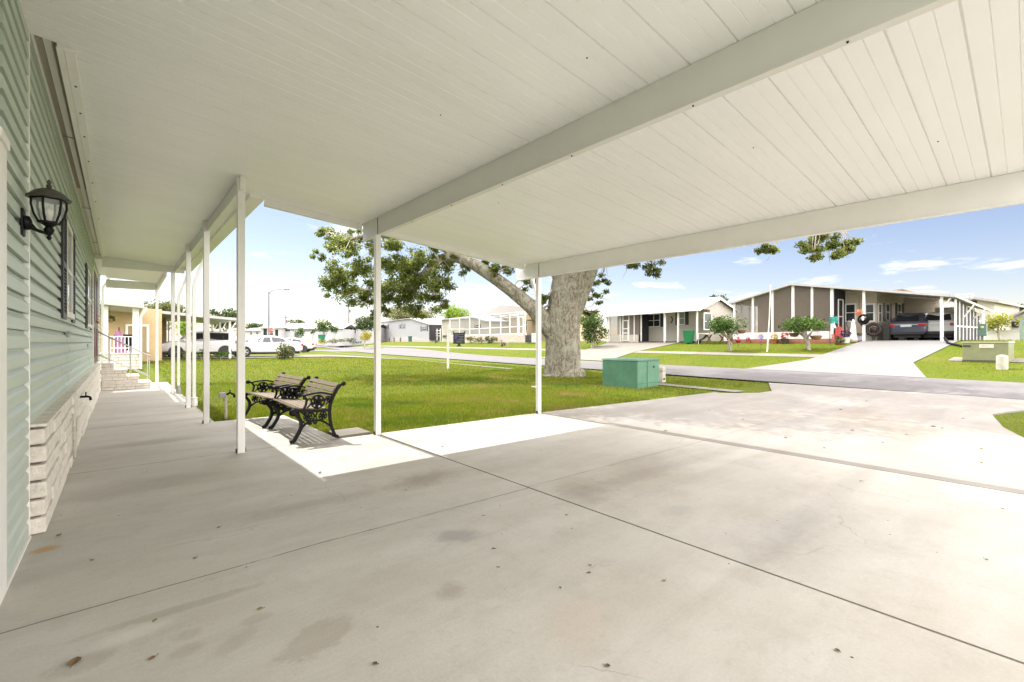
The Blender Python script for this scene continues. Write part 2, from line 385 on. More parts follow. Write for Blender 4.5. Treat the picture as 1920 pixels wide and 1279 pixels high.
def wd(u):
    s = 23.0 + u*24.5; fl = 1.6*(1-min(1, (s-23)/3.2))
    return xy(s, 11.35+fl+.1), xy(s, 7.15-fl*.8)
drape('neighbour_driveway', wd, 60, 6, M_WD, .03)
def bd(u):
    s = 23.3 + u*9.5; fl = 2.2*(1-min(1, (s-23.3)/4)); w = u*2.0
    return xy(s, 29.2+fl+w*1.5), xy(s, 24.6-fl*.6-w*.3)
drape('neighbour_driveway', bd, 40, 6, M_SW, .03)
def nd(u):     # drive beside the neighbour's house on our own side, where the two white cars stand
    x = 1.2 + 15.5*u; return (x, 36.6), (x, 32.9)
drape('neighbour_driveway', nd, 40, 4, M_SW, .02)
# ground sheet
def lawn_mat():
    m = bpy.data.materials.new('lawn_soil'); nt, N, L = nodes_of(m); b = N['Principled BSDF']; b.inputs['Roughness'].default_value = .9; b.inputs['Specular IOR Level'].default_value = .1
    g = N.new('ShaderNodeNewGeometry'); pos = g.outputs['Position']
    def ns(sc, d=5):
        n = N.new('ShaderNodeTexNoise'); n.inputs['Scale'].default_value = sc; n.inputs['Detail'].default_value = d; n.inputs['Roughness'].default_value = .68; L.new(pos, n.inputs['Vector']); return n.outputs['Fac']
    def ramp(f, pts):
        r = N.new('ShaderNodeValToRGB'); e = r.color_ramp.elements
        e[0].position, e[0].color = pts[0][0], (*pts[0][1], 1); e[1].position, e[1].color = pts[-1][0], (*pts[-1][1], 1)
        for p, c in pts[1:-1]: k = e.new(p); k.color = (*c, 1)
        L.new(f, r.inputs['Fac']); return r.outputs['Color']
    c1 = ramp(ns(.45, 6), [(.30, (.070, .105, .004)), (.5, (.104, .122, .006)), (.63, (.135, .13, .014)), (.75, (.17, .13, .04))])
    c2 = ramp(ns(9, 4), [(.3, (.030, .058, .003)), (.55, (.072, .108, .006)), (.8, (.12, .135, .016))])
    mx = N.new('ShaderNodeMix'); mx.data_type = 'RGBA'; mx.inputs[0].default_value = .5; L.new(c1, mx.inputs[6]); L.new(c2, mx.inputs[7]); L.new(mx.outputs[2], b.inputs['Base Color'])
    bp = N.new('ShaderNodeBump'); bp.inputs['Strength'].default_value = .9; bp.inputs['Distance'].default_value = .05; L.new(ns(22, 5), bp.inputs['Height']); L.new(bp.outputs['Normal'], b.inputs['Normal'])
    return m
LAWN = lawn_mat()
sl = np.unique(np.concatenate([[-3000, -800, -250, -120, -70], np.arange(-50, 16.4, 1.0), np.arange(16.4, 36, .5), [23.0, 33.3], np.arange(36, 90, 3), [120, 200, 500, 1500, 4000]]))
tl = np.unique(np.concatenate([[-3000, -800, -250, -120], np.arange(-60, 60, 1.0), np.arange(60, 150, 2.0), [170, 220, 400, 1000, 4000]]))
SS, TT = np.meshgrid(sl, tl, indexing='ij'); XX = SS*CA + TT*SA; YY = -SS*SA + TT*CA
dip = np.where(SS < 16.4, .03, np.where(SS < 23, .05, 0.0)); ZZ = h(XX, YY) - dip
V = np.stack([XX, YY, ZZ], -1).reshape(-1, 3); nt_ = len(tl)
I, J = np.meshgrid(np.arange(len(sl)-1), np.arange(nt_-1), indexing='ij'); q = (I*nt_+J).ravel()
rawmesh('ground', V, np.stack([q, q+nt_, q+nt_+1, q+1], 1), LAWN, kind='structure')
# grass blades on the lawns
GRASS = leaf_mat('grass_blade', (.074, .118, .003), (.180, .212, .008), (.29, .225, .06), trans=.42, rough=.6, patch=[(.5, .52, .70, (.19, .165, .03)), (.8, .57, .70, (.26, .17, .065)), (6.0, .60, .74, (.25, .19, .05)), (.33, .52, .66, (.06, .115, .004))])
def in_poly(x, y, poly):
    r = np.zeros(len(x), bool); n = len(poly)
    for i in range(n):
        x0, y0 = poly[i]; x1, y1 = poly[(i+1) % n]
        c = ((y0 > y) != (y1 > y)) & (x < (x1-x0)*(y-y0)/((y1-y0) if y1 != y0 else 1e-9)+x0); r ^= c
    return r
def blades(name, x, y, hgt, wid):
    n = len(x); z = h(x, y) - np.where(x*CA-y*SA < 23, .03, .0)
    a = rng.uniform(0, 2*math.pi, n); lean = rng.uniform(.1, .9, n)*hgt; b = rng.uniform(0, 2*math.pi, n)
    w = wid*rng.uniform(.6, 1.3, n); hh = hgt*rng.uniform(.5, 1.25, n)
    p0 = np.stack([x-np.cos(a)*w/2, y-np.sin(a)*w/2, z], 1); p1 = np.stack([x+np.cos(a)*w/2, y+np.sin(a)*w/2, z], 1)
    p2 = np.stack([x+np.cos(b)*lean, y+np.sin(b)*lean, z+hh], 1)
    o = rawmesh(name, np.stack([p0, p1, p2], 1).reshape(-1, 3), np.arange(3*n).reshape(-1, 3), GRASS, kind='stuff'); return o
def scatter(n, xr, yr, keep):
    x = rng.uniform(*xr, n); y = rng.uniform(*yr, n); k = keep(x, y); return x[k], y[k]
TBX, TBY = g2(1057, 706)
TBX += SY*.55; TBY += CY*.55
def keep_near(x, y):
    s, t = x*CA-y*SA, x*SA+y*CA
    edge = np.where(x < 2.84, 6.27, np.where(x < 6.28, 6.3, 6.42 - .04*(x-6.3))) + rng.uniform(-.10, .04, len(x))
    k = (y > edge) & (x > 1.15+rng.uniform(-.03, .05, len(x))) & ~((x < 2.27) & (y < 8.85)) & (s < 16.4) & ~((s > 12.2+rng.uniform(-.1, .1, len(x))) & (s < 12.72) & (t < 10.9)) & ~((s > 12.85) & (s < 13.2+rng.uniform(-.1, .1, len(x))) & (t > 20)) & (((x-TBX)**2+(y-TBY)**2) > .72**2) & ~((x > 2.26) & (x < 2.8) & (y < 6.8))
    return k & ~in_poly(x, y, drv)
xs, ys = [], []
for n, xr, yr in ((90000, (1.1, 10), (6.1, 11)), (60000, (1.1, 17), (6, 18)), (40000, (1.1, 18), (14, 32))):
    a, b = scatter(n, xr, yr, keep_near); xs.append(a); ys.append(b)
a, b = scatter(9000, (8.4, 20), (-6, 1.2), lambda x, y: ~in_poly(x, y, drv) & ((x*CA-y*SA) < 16.4) & ~(((x*CA-y*SA) > 13.0) & ((x*CA-y*SA) < 13.75)))
xs.append(a); ys.append(b)
dd = [SY*x+CY*y for x, y in zip(xs, ys)]
X = np.concatenate(xs); Y = np.concatenate(ys); D = np.concatenate(dd)
blades('grass', X, Y, .055+.0016*np.clip(D-6, 0, 20), .010+.0011*np.clip(D-6, 0, 30))
def keep_far(x, y):
    s, t = x*CA-y*SA, x*SA+y*CA
    far = np.where(t > 35, 23.1+ss(35, 75, t)*3, 23.15)+rng.uniform(-.05, .25, len(x))
    k = (s > far) & (s < 35) & ~((s > 27+rng.uniform(-.1, .1, len(x))) & (s < 27.9))
    k &= ~((t > 7.1-1.3*np.clip(1-(s-23)/3.2, 0, 1)) & (t < 11.5+1.7*np.clip(1-(s-23)/3.2, 0, 1)))
    w = np.clip((s-23.3)/9.5, 0, 1)*2; fl = 2.2*np.clip(1-(s-23.3)/4, 0, 1)
    return k & ~((t > 24.6-.6*fl-.3*w) & (t < 29.2+fl+1.5*w))
a, b = scatter(150000, (20, 60), (-14, 50), keep_far); blades('grass', a, b, .06, .022)
# ------------------------------------------------------------------ the carport over the driveway and walkway
def ceil(x): return 3.33 - .0755*x
cp = thing('carport', 'white aluminium carport roof with ribbed panels, beams and slim posts over the driveway and walkway', 'carport', (1.08, 6.13, 0))
OFF = tuple(cp.location)
def roof_panel(x0, x1, y0, y1, th=.09, per=.3048, ph=.855):
    prof = []; y = ph - math.ceil((ph-y0)/per)*per - per; k = 0; ys = []
    n = int((y1-y0)/per)+4
    for i in range(n):
        for j in range(3):
            yy = y + i*per + j*per/3
            w, dp = (.0066, .013) if j == 0 else (.0043, .0058)
            if j == 0: ys += [(yy-w, 0), (yy-w*.5, dp), (yy+w*.5, dp), (yy+w, 0)]
            else: ys += [(yy-w, 0), (yy, dp), (yy+w, 0)]
    ys = [(y0, 0)] + [q for q in ys if y0+.01 < q[0] < y1-.01] + [(y1, 0)]
    mb = MB(); n = len(ys); V = []
    for x in (x0, x1):
        V += [(x, yy, ceil(x)+d) for yy, d in ys]
    for x in (x0, x1): V += [(x, y0, ceil(x)+th), (x, y1, ceil(x)+th)]
    Fc = [(i, i+1, n+i+1, n+i) for i in range(n-1)] + [(2*n, 2*n+2, 2*n+3, 2*n+1), (0, n, 2*n+2, 2*n), (n-1, 2*n+1, 2*n+3, 2*n-1),
          tuple([2*n] + [2*n+1] + list(range(n-1, -1, -1))), tuple([2*n+2] + list(range(n, 2*n)) + [2*n+3])]
    mb.v = V; mb.f = Fc; return mb
roof_panel(-.29, 6.32, 4.386, 6.72).build('roof', CEIL, cp, off=OFF)
roof_panel(-.47, 6.32, -.35, 4.384).build('roof', CEIL, cp, off=OFF)
roof_panel(-.29, 1.27, 6.723, 14.45).build('roof', CEIL, cp, off=OFF)
for x, y in ((2.0, 3.2), (4.2, 1.6), (5.06, .5), (2.3, 1.9), (3.6, 4.4)): MB().ball((x, y, ceil(x)-.001), .006, 8, 6).build('screw', DARK, cp, off=OFF)
# lower awning over the entry steps
mb = MB()
for i in range(10):
    y0 = 14.47 + i*.32; mb.prism([(-.3, 3.19), (.92, 3.10), (.92, 3.16), (-.3, 3.25)], 'y', y0, y0+.3195)
aw = mb.build('awning', CEIL, cp, off=OFF)
MB().box(-.32, 14.452, 3.09, 1.27, 14.468, 3.45).build('step_fascia', CEIL, cp, off=OFF)
MB().box(-.5, 14.47, 3.27, -.2, 17.7, 3.5).build('awning_flashing', CEIL, cp, off=OFF)
def slanted(x0, x1, y0, y1, zl, zh):      # z as offsets from the ceiling
    return MB().prism([(x0, ceil(x0)+zl), (x1, ceil(x1)+zl), (x1, ceil(x1)+zh), (x0, ceil(x0)+zh)], 'y', y0, y1)
b1 = MB().box(2.815, -.35, 2.862, 2.845, 6.72, 3.113); b1.box(2.80, -.35, 2.85, 2.862, 6.74, 2.862)
BEAM = mat('beam_metal', (.68, .67, .62), .42, var=.05, scale=2, bump=.02)
b = b1.build('main_beam', BEAM, cp, off=OFF)
for y in (-.3, .62, 1.45, 2.5, 3.4, 4.3, 5.2): MB().ball((2.83-OFF[0], y-OFF[1], 2.847), .0065, 8, 6).build('screw', DARK, b)
MB().box(2.808, 6.19, 2.866, 2.8145, 6.196, 3.1).build('splice', DARK, b, off=OFF)
b = MB().box(6.205, -.35, 2.585, 6.245, 7.0, 2.858).box(6.19, -.35, 2.573, 6.26, 7.0, 2.585).build('front_beam', WHITE, cp, off=OFF)
MB().box(6.198, 6.33, 2.59, 6.2045, 6.337, 2.85).build('splice', DARK, b, off=OFF)
wb = MB().box(1.06, 6.05, 3.085, 1.10, 14.4, 3.243).build('walkway_beam', WHITE, cp, off=OFF)
mb = MB(); mb.prism([(1.2705, ceil(1.27)-.055), (1.44, ceil(1.27)-.055), (1.46, ceil(1.27)+.12), (1.2705, ceil(1.27)+.12)], 'y', 6.62, 14.6)
gut = mb.build('gutter', WHITE, cp, off=OFF)
for x0, x1 in ((1.47, 2.80), (2.87, 6.18)):
    slanted(x0, x1, 6.726, 6.80, -.085, .11).build('end_fascia', WHITE, cp, off=OFF)
MB().prism([(6.33, ceil(6.3)-.09), (6.45, ceil(6.3)-.09), (6.47, ceil(6.3)+.1), (6.33, ceil(6.3)+.1)], 'y', -.35, 6.9).build('gutter', WHITE, cp, off=OFF)
MB().box(-.29, 4.386, ceil(-.29)-.03, -.235, 14.3, ceil(-.29)-.004).build('wall_hanger', WHITE, cp, off=OFF)
MB().box(-.30, 17.62, 2.90, .94, 17.70, 3.13).build('end_beam', WHITE, cp, off=OFF)
MB().prism([(14.5, 3.0), (17.62, 2.94), (17.62, 3.10), (14.5, 3.16)], 'x', .86, .91).build('side_beam', WHITE, cp, off=OFF)
def post(x, y, zt, w=.078):
    mb = MB(); mb.box(x-w/2, y-w/2, hz(x, y)-.02, x+w/2, y+w/2, zt, ch=.006)
    p = mb.build('post', WHITE, cp, off=OFF)
    for sx in (-1, 1):
        q = MB(); q.box(x+sx*(w/2)+sx*.0, y-.02, hz(x, y)+.0, x+sx*(w/2+.012), y+.02, hz(x, y)+.05)
        q.build('anchor_clip', mat('rusty_steel', (.09, .06, .045), .7, var=.4, scale=30), p, off=OFF)
    return p
POSTS = [(1.08, 6.13), (1.05, 8.7), (1.03, 11.0), (1.02, 14.3)]
for x, y in POSTS: post(x, y, 3.09)
post(.86, 17.6, 2.9, .075); post(2.815, 6.21, 2.85); post(6.22, 6.36, 2.573)
for x, y in POSTS[:3]:
    MB().box(x-.046, y-.046, 3.07, x-.0395, y+.046, ceil(x)-.006).box(x-.046, y-.05, 3.07, x+.046, y-.0395, ceil(x)-.01).build('bracket', WHITE, cp, off=OFF)
def downspout(pts, w=.07, foot=True):
    mb = MB().bar(pts, w, w*.8, Vector((1, 0, 0)) if abs(pts[0][0]-pts[-1][0]) < .05 else Vector((0, 1, 0)))
    return mb.build('downspout', WHITE, cp, off=OFF)
d1 = downspout([(1.36, 11.15, 3.17), (1.33, 11.15, 3.08), (1.15, 11.15, 2.52), (1.14, 11.15, 2.44), (1.14, 11.15, .18)])
MB().lathe([(.03, .0), (.055, .02), (.06, .09), (.05, .16), (.06, .17), (.06, .19), (.03, .2)], 14, Matrix.Translation((1.14, 11.15, -.01))).build('drain_adapter', WHITE, d1, off=OFF)
d2 = downspout([(1.36, 14.25, 3.17), (1.33, 14.25, 3.06), (1.14, 14.25, 2.5), (1.13, 14.25, 2.42), (1.13, 14.25, .2)])
MB().lathe([(.05, .0), (.055, .1), (.04, .2)], 12, Matrix.Translation((1.13, 14.25, -.01))).build('drain_adapter', mat('gray_plastic', (.3, .3, .3), .5), d2, off=OFF)
d3 = downspout([(6.41, 6.72, 2.62), (6.39, 6.71, 2.55), (6.31, 6.48, 2.18), (6.31, 6.47, 2.10), (6.31, 6.47, .36)])
MB().lathe([(.02, .0), (.036, .04), (.04, .17), (.03, .19)], 12, Matrix.Translation((6.31, 6.47, .15))).build('drain_adapter', BLACK, d3, off=OFF)
MB().bar([(6.18, 6.31, .42), (6.18, 6.515, .42), (6.36, 6.515, .42)], .02, .006, Vector((0, 0, 1))).build('strap', WHITE, d3, off=OFF)

# ------------------------------------------------------------------ the house the carport leans on
WX = -.475
SIDE = mat('green_vinyl_siding', (.47, .535, .46), .45, var=.09, scale=2.2, bump=.12, bscale=55, stretch=(1, .25, 6))
STONE = mat('cream_stone_block', (.74, .69, .60), .85, var=.22, scale=9, bump=.9, bscale=24)
MORTAR = mat('dark_mortar', (.17, .15, .13), .9)
hs = thing('mobile_home', 'pale green lap-sided home with white trim, shuttered windows and cream stone skirting, along the walkway', 'house', (WX, 10, 0))
HO = tuple(hs.location)
HP = lambda mb, n, m, **k: mb.build(n, m, hs, off=HO, **k)
def laps(y0, y1, z0, z1, lap=.113, seg=True):
    mb = MB(); z = z0; row = 0
    while z < z1-.02:
        zt = min(z+lap, z1); cuts = [y0]
        if seg:
            while cuts[-1] < y1-5.2: cuts.append(cuts[-1]+random.uniform(2.2, 3.7))
        cuts.append(y1)
        for i in range(len(cuts)-1):
            e = .0022*(i % 2)
            a, b = cuts[i], cuts[i+1]+.012
            mb.prism([(WX-.06, z), (WX+.0+e, z+.004), (WX+.018+e, z), (WX+.020+e, z+.006), (WX+.018+e, z+.068), (WX+.012+e, z+.078), (WX-.004+e, z+.098), (WX-.006, zt-.001), (WX-.06, zt-.001)], 'y', a, min(b, y1))
        z += lap; row += 1
    return mb
HP(laps(4.40, 19.0, .735, 3.41), 'siding', SIDE)
HP(laps(3.505, 4.368, .02, 3.60, seg=False), 'siding', SIDE)
HP(laps(-6, 3.29, .02, 3.60, seg=True), 'siding', SIDE)
HP(MB().box(-9, -6, 0, WX-.07, 19, 3.47), 'wall', SIDE)
HP(MB().box(WX-.08, 4.369, -.02, WX+.018, 4.382, 3.47).box(WX-.02, 4.382, .0, WX+.022, 4.395, 3.47), 'corner_bead', TRIM)
HP(MB().prism([(-1.6, 3.6), (-.30, 3.6), (-.30, 3.66), (-5, 4.5), (-9, 3.66), (-9, 3.6)], 'y', -6, 19.3), 'roof', TRIM)
HP(MB().box(WX-.1, 4.387, 3.525, -.2, 19, 3.545), 'flashing', TRIM)
HP(MB().box(WX-.02, 3.30, 0, WX+.032, 3.50, 2.30, ch=.006).box(WX-.02, 3.27, 2.30, WX+.042, 3.515, 2.35, ch=.006), 'door_trim', TRIM)
HP(MB().box(WX-.01, 3.505, -.005, WX+.03, 4.37, .016), 'base_trim', TRIM)
SOF = mat('vented_soffit', (.68, .64, .55), .6, var=.15, scale=30, bump=.5, bscale=30, stretch=(.2, 10, 1))
HP(MB().box(WX+.02, 4.386, 3.40, WX+.075, 19, 3.415).box(WX+.115, 4.386, 3.40, -.335, 19, 3.415), 'soffit', SOF)
mb = MB(); y = 4.41
while y < 8.5:
    mb.box(WX+.024, y, 3.3955, WX+.072, y+.007, 3.3998); mb.box(WX+.119, y, 3.3955, -.338, y+.007, 3.3998); y += .021
o = HP(mb, 'soffit_vent', mat('vent_slots', (.40, .37, .31), .8)); o['kind'] = 'stuff'
HP(MB().box(WX+.075, 4.386, 3.385, WX+.115, 19, 3.41).box(WX+.021, 4.386, 3.37, WX+.034, 19, 3.399).box(WX-.03, 4.386, 3.42, -.33, 19, 3.45), 'soffit_trim', TRIM)
HP(MB().box(-.325, 4.386, ceil(-.29)-.02, -.2905, 19, 3.53).box(-.33, 4.386, ceil(-.29)-.035, -.292, 14.3, ceil(-.29)-.021), 'fascia', TRIM)
for y in (4.95, 5.5, 6.1, 6.9, 7.8, 8.8, 10): HP(MB().ball((-.262, y, ceil(-.29)-.031), .008, 8, 6), 'screw', DARK)
for y in (6.4, 9.6, 12.8):      # soffit joints
    HP(MB().box(WX+.036, y, 3.378, -.33, y+.012, 3.3835), 'soffit_joint', mat('joint_gray', (.25, .23, .2), .7))
# stone skirting in courses
sk = MB(); mt = MB().box(WX-.02, 4.44, -.02, -.408, 16.3, .70)
random.seed(5)
for r_ in range(6):
    z0 = r_*.121 + .004; zt = z0+.105; y = 4.40 - (0 if r_ % 2 else .0)
    while y < 16.25:
        L_ = random.uniform(.28, .62) if r_ % 2 else random.uniform(.45, .9); e = min(y+L_, 16.3); j = random.uniform(-.010, .010)
        sk.box(-.47, y+.004, z0, -.382+j, e-.004, zt+random.uniform(-.004, .003), ch=.014); y = e
SK = HP(sk, 'stone_skirting', STONE); HP(mt, 'mortar', MORTAR)
HP(MB().box(WX-.02, 4.40, .727, -.372, 16.3, .748, ch=.006), 'skirting_cap', STONE)
SHUT = mat('black_shutter', (.018, .018, .022), .45)
def shutter(y0, y1, z0, z1):
    mb = MB(); x0, x1 = WX+.013, WX+.038
    mb.box(x0, y0, z0, x1, y0+.05, z1).box(x0, y1-.05, z0, x1, y1, z1)
    for a, b_ in ((z0, z0+.06), (z1-.06, z1), ((z0+z1)/2-.03, (z0+z1)/2+.03)): mb.box(x0, y0+.05, a, x1, y1-.05, b_)
    z = z0+.065
    while z < z1-.08:
        mb.prism([(x0, z), (x1-.006, z+.004), (x1-.006, z+.014), (x0, z+.03)], 'y', y0+.05, y1-.05); z += .036
    return mb
def side_window(y0, y1, z0, z1, sw=.42):
    mb = MB(); x0, x1 = WX+.0, WX+.04
    mb.box(x0, y0, z0, x1, y0+.06, z1).box(x0, y1-.06, z0, x1, y1, z1).box(x0, y0+.06, z0, x1+.02, y1-.06, z0+.06).box(x0, y0+.06, z1-.06, x1, y1-.06, z1)
    zm = (z0+z1)/2; mb.box(x0, y0+.06, zm-.025, x1-.004, y1-.06, zm+.025)
    w = HP(mb, 'window', TRIM)
    MB().box(WX+.01, y0+.06, z0+.06, WX+.024, y1-.06, z1-.06).build('pane', GLASS, w, off=HO)
    for a, b_ in ((y0-sw-.03, y0-.03), (y1+.03, y1+sw+.03)): HP(shutter(a, b_, z0-.03, z1+.03), 'shutter', SHUT)
side_window(6.98, 7.76, 1.58, 2.66); side_window(11.3, 12.5, 1.58, 2.66)
MAR = mat('maroon_door', (.10, .012, .014), .4)
dr = HP(MB().box(WX, 14.0, .78, WX+.03, 14.1, 3.0).box(WX, 16.6, .78, WX+.03, 16.7, 3.0).box(WX, 14.0, 3.0, WX+.034, 16.7, 3.1), 'door_frame', TRIM)
for a, b_ in ((14.1, 15.34), (15.36, 16.6)):
    d_ = MB().box(WX, a, .8, WX+.028, b_, 3.0)
    for z0, z1 in ((.95, 1.65), (1.8, 2.85)): d_.box(WX+.028, a+.2, z0, WX+.04, b_-.2, z1, ch=.01)
    o = HP(d_, 'door', MAR)
MB().ball((WX+.07, 15.2, 1.8), .03).tube([(WX+.03, 15.2, 1.8), (WX+.07, 15.2, 1.8)], .012).build('handle', mat('brass', (.5, .35, .12), .3, metal=1), o, off=HO)
HP(MB().box(WX+.012, 7.15, 1.36, WX+.03, 7.5, 1.43).box(WX+.03, 7.17, 1.40, WX+.045, 7.48, 1.425), 'vent_hood', mat('vent_gray', (.30, .31, .29), .5))
HP(MB().box(WX+.012, 11.5, 1.2, WX+.03, 11.8, 1.27), 'vent_hood', MATS['vent_gray'])
# eave gutter and downpipe at the far end
HP(MB().prism([(-.30, 3.37), (-.17, 3.37), (-.15, 3.5), (-.30, 3.5)], 'y', 14.5, 19.1), 'gutter', TRIM)
HP(MB().bar([(-.24, 18.8, 3.37), (-.28, 18.85, 3.2), (-.40, 18.9, 3.0), (-.41, 18.9, .1)], .07, .06), 'downspout', TRIM)
# wall lantern
ln = thing('wall_lantern', 'black carriage lantern with clear glass panes on the green siding', 'lantern', (WX+.013, 4.08, 2.04)); ln.scale = (.92, .92, .92)
LX = .135
mb = MB().box(0, -.055, -.09, .02, .055, .09, ch=.01); mb.lathe([(.03, 0), (.05, .01), (.045, .03), (.02, .04)], 14, Matrix.Translation((.015, 0, 0)) @ Matrix.Rotation(math.pi/2, 4, 'Y'))
mb.build('wall_plate', BLACK, ln)
arm = [(.03, 0, -.02), (.06, 0, -.035), (.10, 0, -.05), (LX-.01, 0, -.055), (LX, 0, -.045)]
MB().tube(arm, .011, 10).tube([(.03, 0, .03), (.05, 0, .0), (.07, 0, -.03), (.09, 0, -.05)], .006, 8).lathe([(.006, -.10), (.014, -.085), (.008, -.07), (.02, -.055), (.028, -.03), (.018, -.01), (.03, .0), (.045, .012)], 14, Matrix.Translation((LX, 0, 0))).build('arm', BLACK, ln, smooth=True, split=50)
prof = [(.052, .02), (.075, .07), (.088, .13), (.086, .175)]
mb = MB()
for k in range(6):
    a = math.pi*k/3+.26; mb.tube([(LX+r*math.cos(a), r*math.sin(a), z) for r, z in prof], .0065, 6)
def hexring(r, z, t): return MB().lathe([(r-.006, z), (r+.006, z), (r+.006, z+t), (r-.006, z+t)], 6, Matrix.Translation((LX, 0, 0)) @ Matrix.Rotation(.26, 4, 'Z'))
for r, z in ((.054, .012), (.088, .17)):
    q_ = hexring(r, z, .012); mb.add(q_.v, q_.f)
mb.build('cage', BLACK, ln)
LG = bpy.data.materials.new('lantern_glass'); nt, N, L = nodes_of(LG); b_ = N['Principled BSDF']; b_.inputs['Base Color'].default_value = (.75, .8, .75, 1); b_.inputs['Roughness'].default_value = .12; b_.inputs['Alpha'].default_value = .25
MB().lathe([(r-.004, z) for r, z in prof], 6, Matrix.Translation((LX, 0, 0)) @ Matrix.Rotation(.26, 4, 'Z')).build('glass', LG, ln)
MB().lathe([(.012, .015), (.012, .06), (.02, .075), (.022, .10), (.008, .13)], 12, Matrix.Translation((LX, 0, 0))).build('bulb', mat('bulb_white', (.7, .68, .6), .3), ln, smooth=True)
MB().lathe([(.112, .178), (.116, .186), (.10, .20), (.078, .225), (.045, .245), (.02, .252), (.012, .262), (.016, .272), (.008, .285), (.013, .297), (.004, .315)], 18, Matrix.Translation((LX, 0, 0))).build('roof', mat('weathered_bronze', (.06, .055, .04), .45, var=.5, scale=14), ln, smooth=True, split=35)
# spigots
fa = thing('wall_spigot', 'small black hose tap sticking out of the stone skirting', 'tap', (-.38, 8.0, .60))
MB().tube([(-.02, 0, 0), (.07, 0, 0), (.09, 0, -.01), (.095, 0, -.05)], .014, 8).build('spout', BLACK, fa, smooth=True)
MB().tube([(.05, 0, 0), (.05, 0, .05)], .007).tube([(.05, -.035, .05), (.05, .035, .05)], .008).build('handle', BLACK, fa)
PV = mat('old_pvc', (.62, .57, .48), .6, var=.3, scale=20)
cv = thing('pipe_conduit', 'white plastic pipe bent along the stone skirting near the tap', 'pipe', (-.375, 6.6, 0))
MB().tube([(.0, .0, .55), (.012, .0, .53), (.012, .05, .10), (.012, .1, .06), (.012, .5, .42), (.012, .55, .44)], .012, 8).build('pipe', PV, cv, smooth=True)
p0 = G(403, 790)
ht = thing('yard_hydrant', 'short plastic standpipe with a hose tap beside the walkway post', 'tap', (1.38, 9.1, -.03))
MB().tube([(0, 0, 0), (0, 0, .42)], .022, 10).build('pipe', PV, ht)
MB().box(-.10, -.035, .38, .0, .035, .47, ch=.012).build('timer', mat('gray_box', (.35, .34, .33), .5), ht)
MB().tube([(0, 0, .42), (.06, 0, .46), (.12, 0, .42), (.13, 0, .37)], .018, 8).tube([(.06, -.03, .50), (.06, .03, .50)], .01).tube([(.06, 0, .46), (.06, 0, .5)], .008).build('tap', BLACK, ht, smooth=True)
# paver beside the bench
pv = MB().box(2.3, 6.3, -.06, 2.76, 6.78, .0, ch=.012).build('stepping_stone', M_SW); tag(pv, 'square concrete paver between the bench and the middle carport post', 'paver')
# entry steps
stp = thing('entry_steps', 'four cream stone steps with pale treads climbing to the maroon door', 'steps', (-.37, 16.4, 0))
TREAD = mat('pale_tread', (.72, .67, .60), .8, var=.1, scale=5)
random.seed(9)
for i in range(4):
    x1 = 1.03 - i*.26; z0 = i*.185; z1 = z0+.15
    mb = MB(); mo = MB().box(.0, .012, z0, x1-.012, 1.2, z1-.002)
    for r_ in range(2):
        zz = z0+.003+r_*.075; y = 0; x = 0
        while x < x1-.01:
            e = min(x+random.uniform(.16, .38), x1); mb.box(x+.003, 0, zz, e-.003, .05, zz+.067, ch=.006); x = e
        yy = .05
        while yy < 1.2: e = min(yy+random.uniform(.2, .4), 1.2); mb.box(x1-.05, yy+.003, zz, x1, e-.003, zz+.067, ch=.006); yy = e
    st_ = mb.build('step', STONE, stp)
    mo.build('core', MORTAR, st_)
    MB().box(0, -.012, z1, x1+.02, 1.21, z1+.033, ch=.008).build('tread', TREAD, st_)
for y in (.05, 1.12):
    rl = MB().tube([(-.1, y, 1.6), (.95, y, .95), (1.05, y, .9)], .018, 8).tube([(-.1, y, .98), (1.0, y, .33)], .012, 8)
    for x in (.15, .6, 1.0): rl.tube([(x, y, 0 if x > .9 else .15*(4-int(x/.26)) - .1), (x, y, 1.6-.62*x-.06)], .012, 6)
    rl.build('handrail', mat('rail_metal', (.5, .49, .45), .45), stp, smooth=True)
# ------------------------------------------------------------------ benches
WOOD = mat('weathered_slat', (.215, .162, .10), .75, var=.45, scale=5, bump=.5, bscale=30, stretch=(14, 1, 14), col2=(.125, .095, .06))
def scroll(mb, cx, cz, r0, r1, a0, a1, w, th, n=14):
    pts = [(cx+(r0+(r1-r0)*i/n)*math.cos(a0+(a1-a0)*i/n), 0, cz+(r0+(r1-r0)*i/n)*math.sin(a0+(a1-a0)*i/n)) for i in range(n+1)]
    return mb.bar(pts, w, th)
def smooth_pts(pts, k=4):
    out = []; p = [pts[0]] + list(pts) + [pts[-1]]
    for i in range(1, len(p)-2):
        for j in range(k):
            t = j/k; a, b, c, d = (Vector(q) for q in p[i-1:i+3])
            out.append(.5*((2*b)+(c-a)*t+(2*a-5*b+4*c-d)*t*t+(3*b-a-3*c+d)*t**3))
    out.append(Vector(p[-2])); return out
def rosette(mb, cx, cz, r, w=.02):
    Mx = Matrix.Translation((cx, 0, cz)) @ Matrix.Rotation(math.pi/2, 4, 'X')
    mb.torus(Mx, r, r*.13, 16, 6); mb.torus(Mx, r*.45, r*.2, 12, 6); mb.ball((cx, 0, cz), r*.27, 8, 6)
    for k in range(6):
        a = k*math.pi/3+.3; mb.ball((cx+r*.74*math.cos(a), 0, cz+r*.74*math.sin(a)), r*.27, 8, 6, (1, .5, 1))
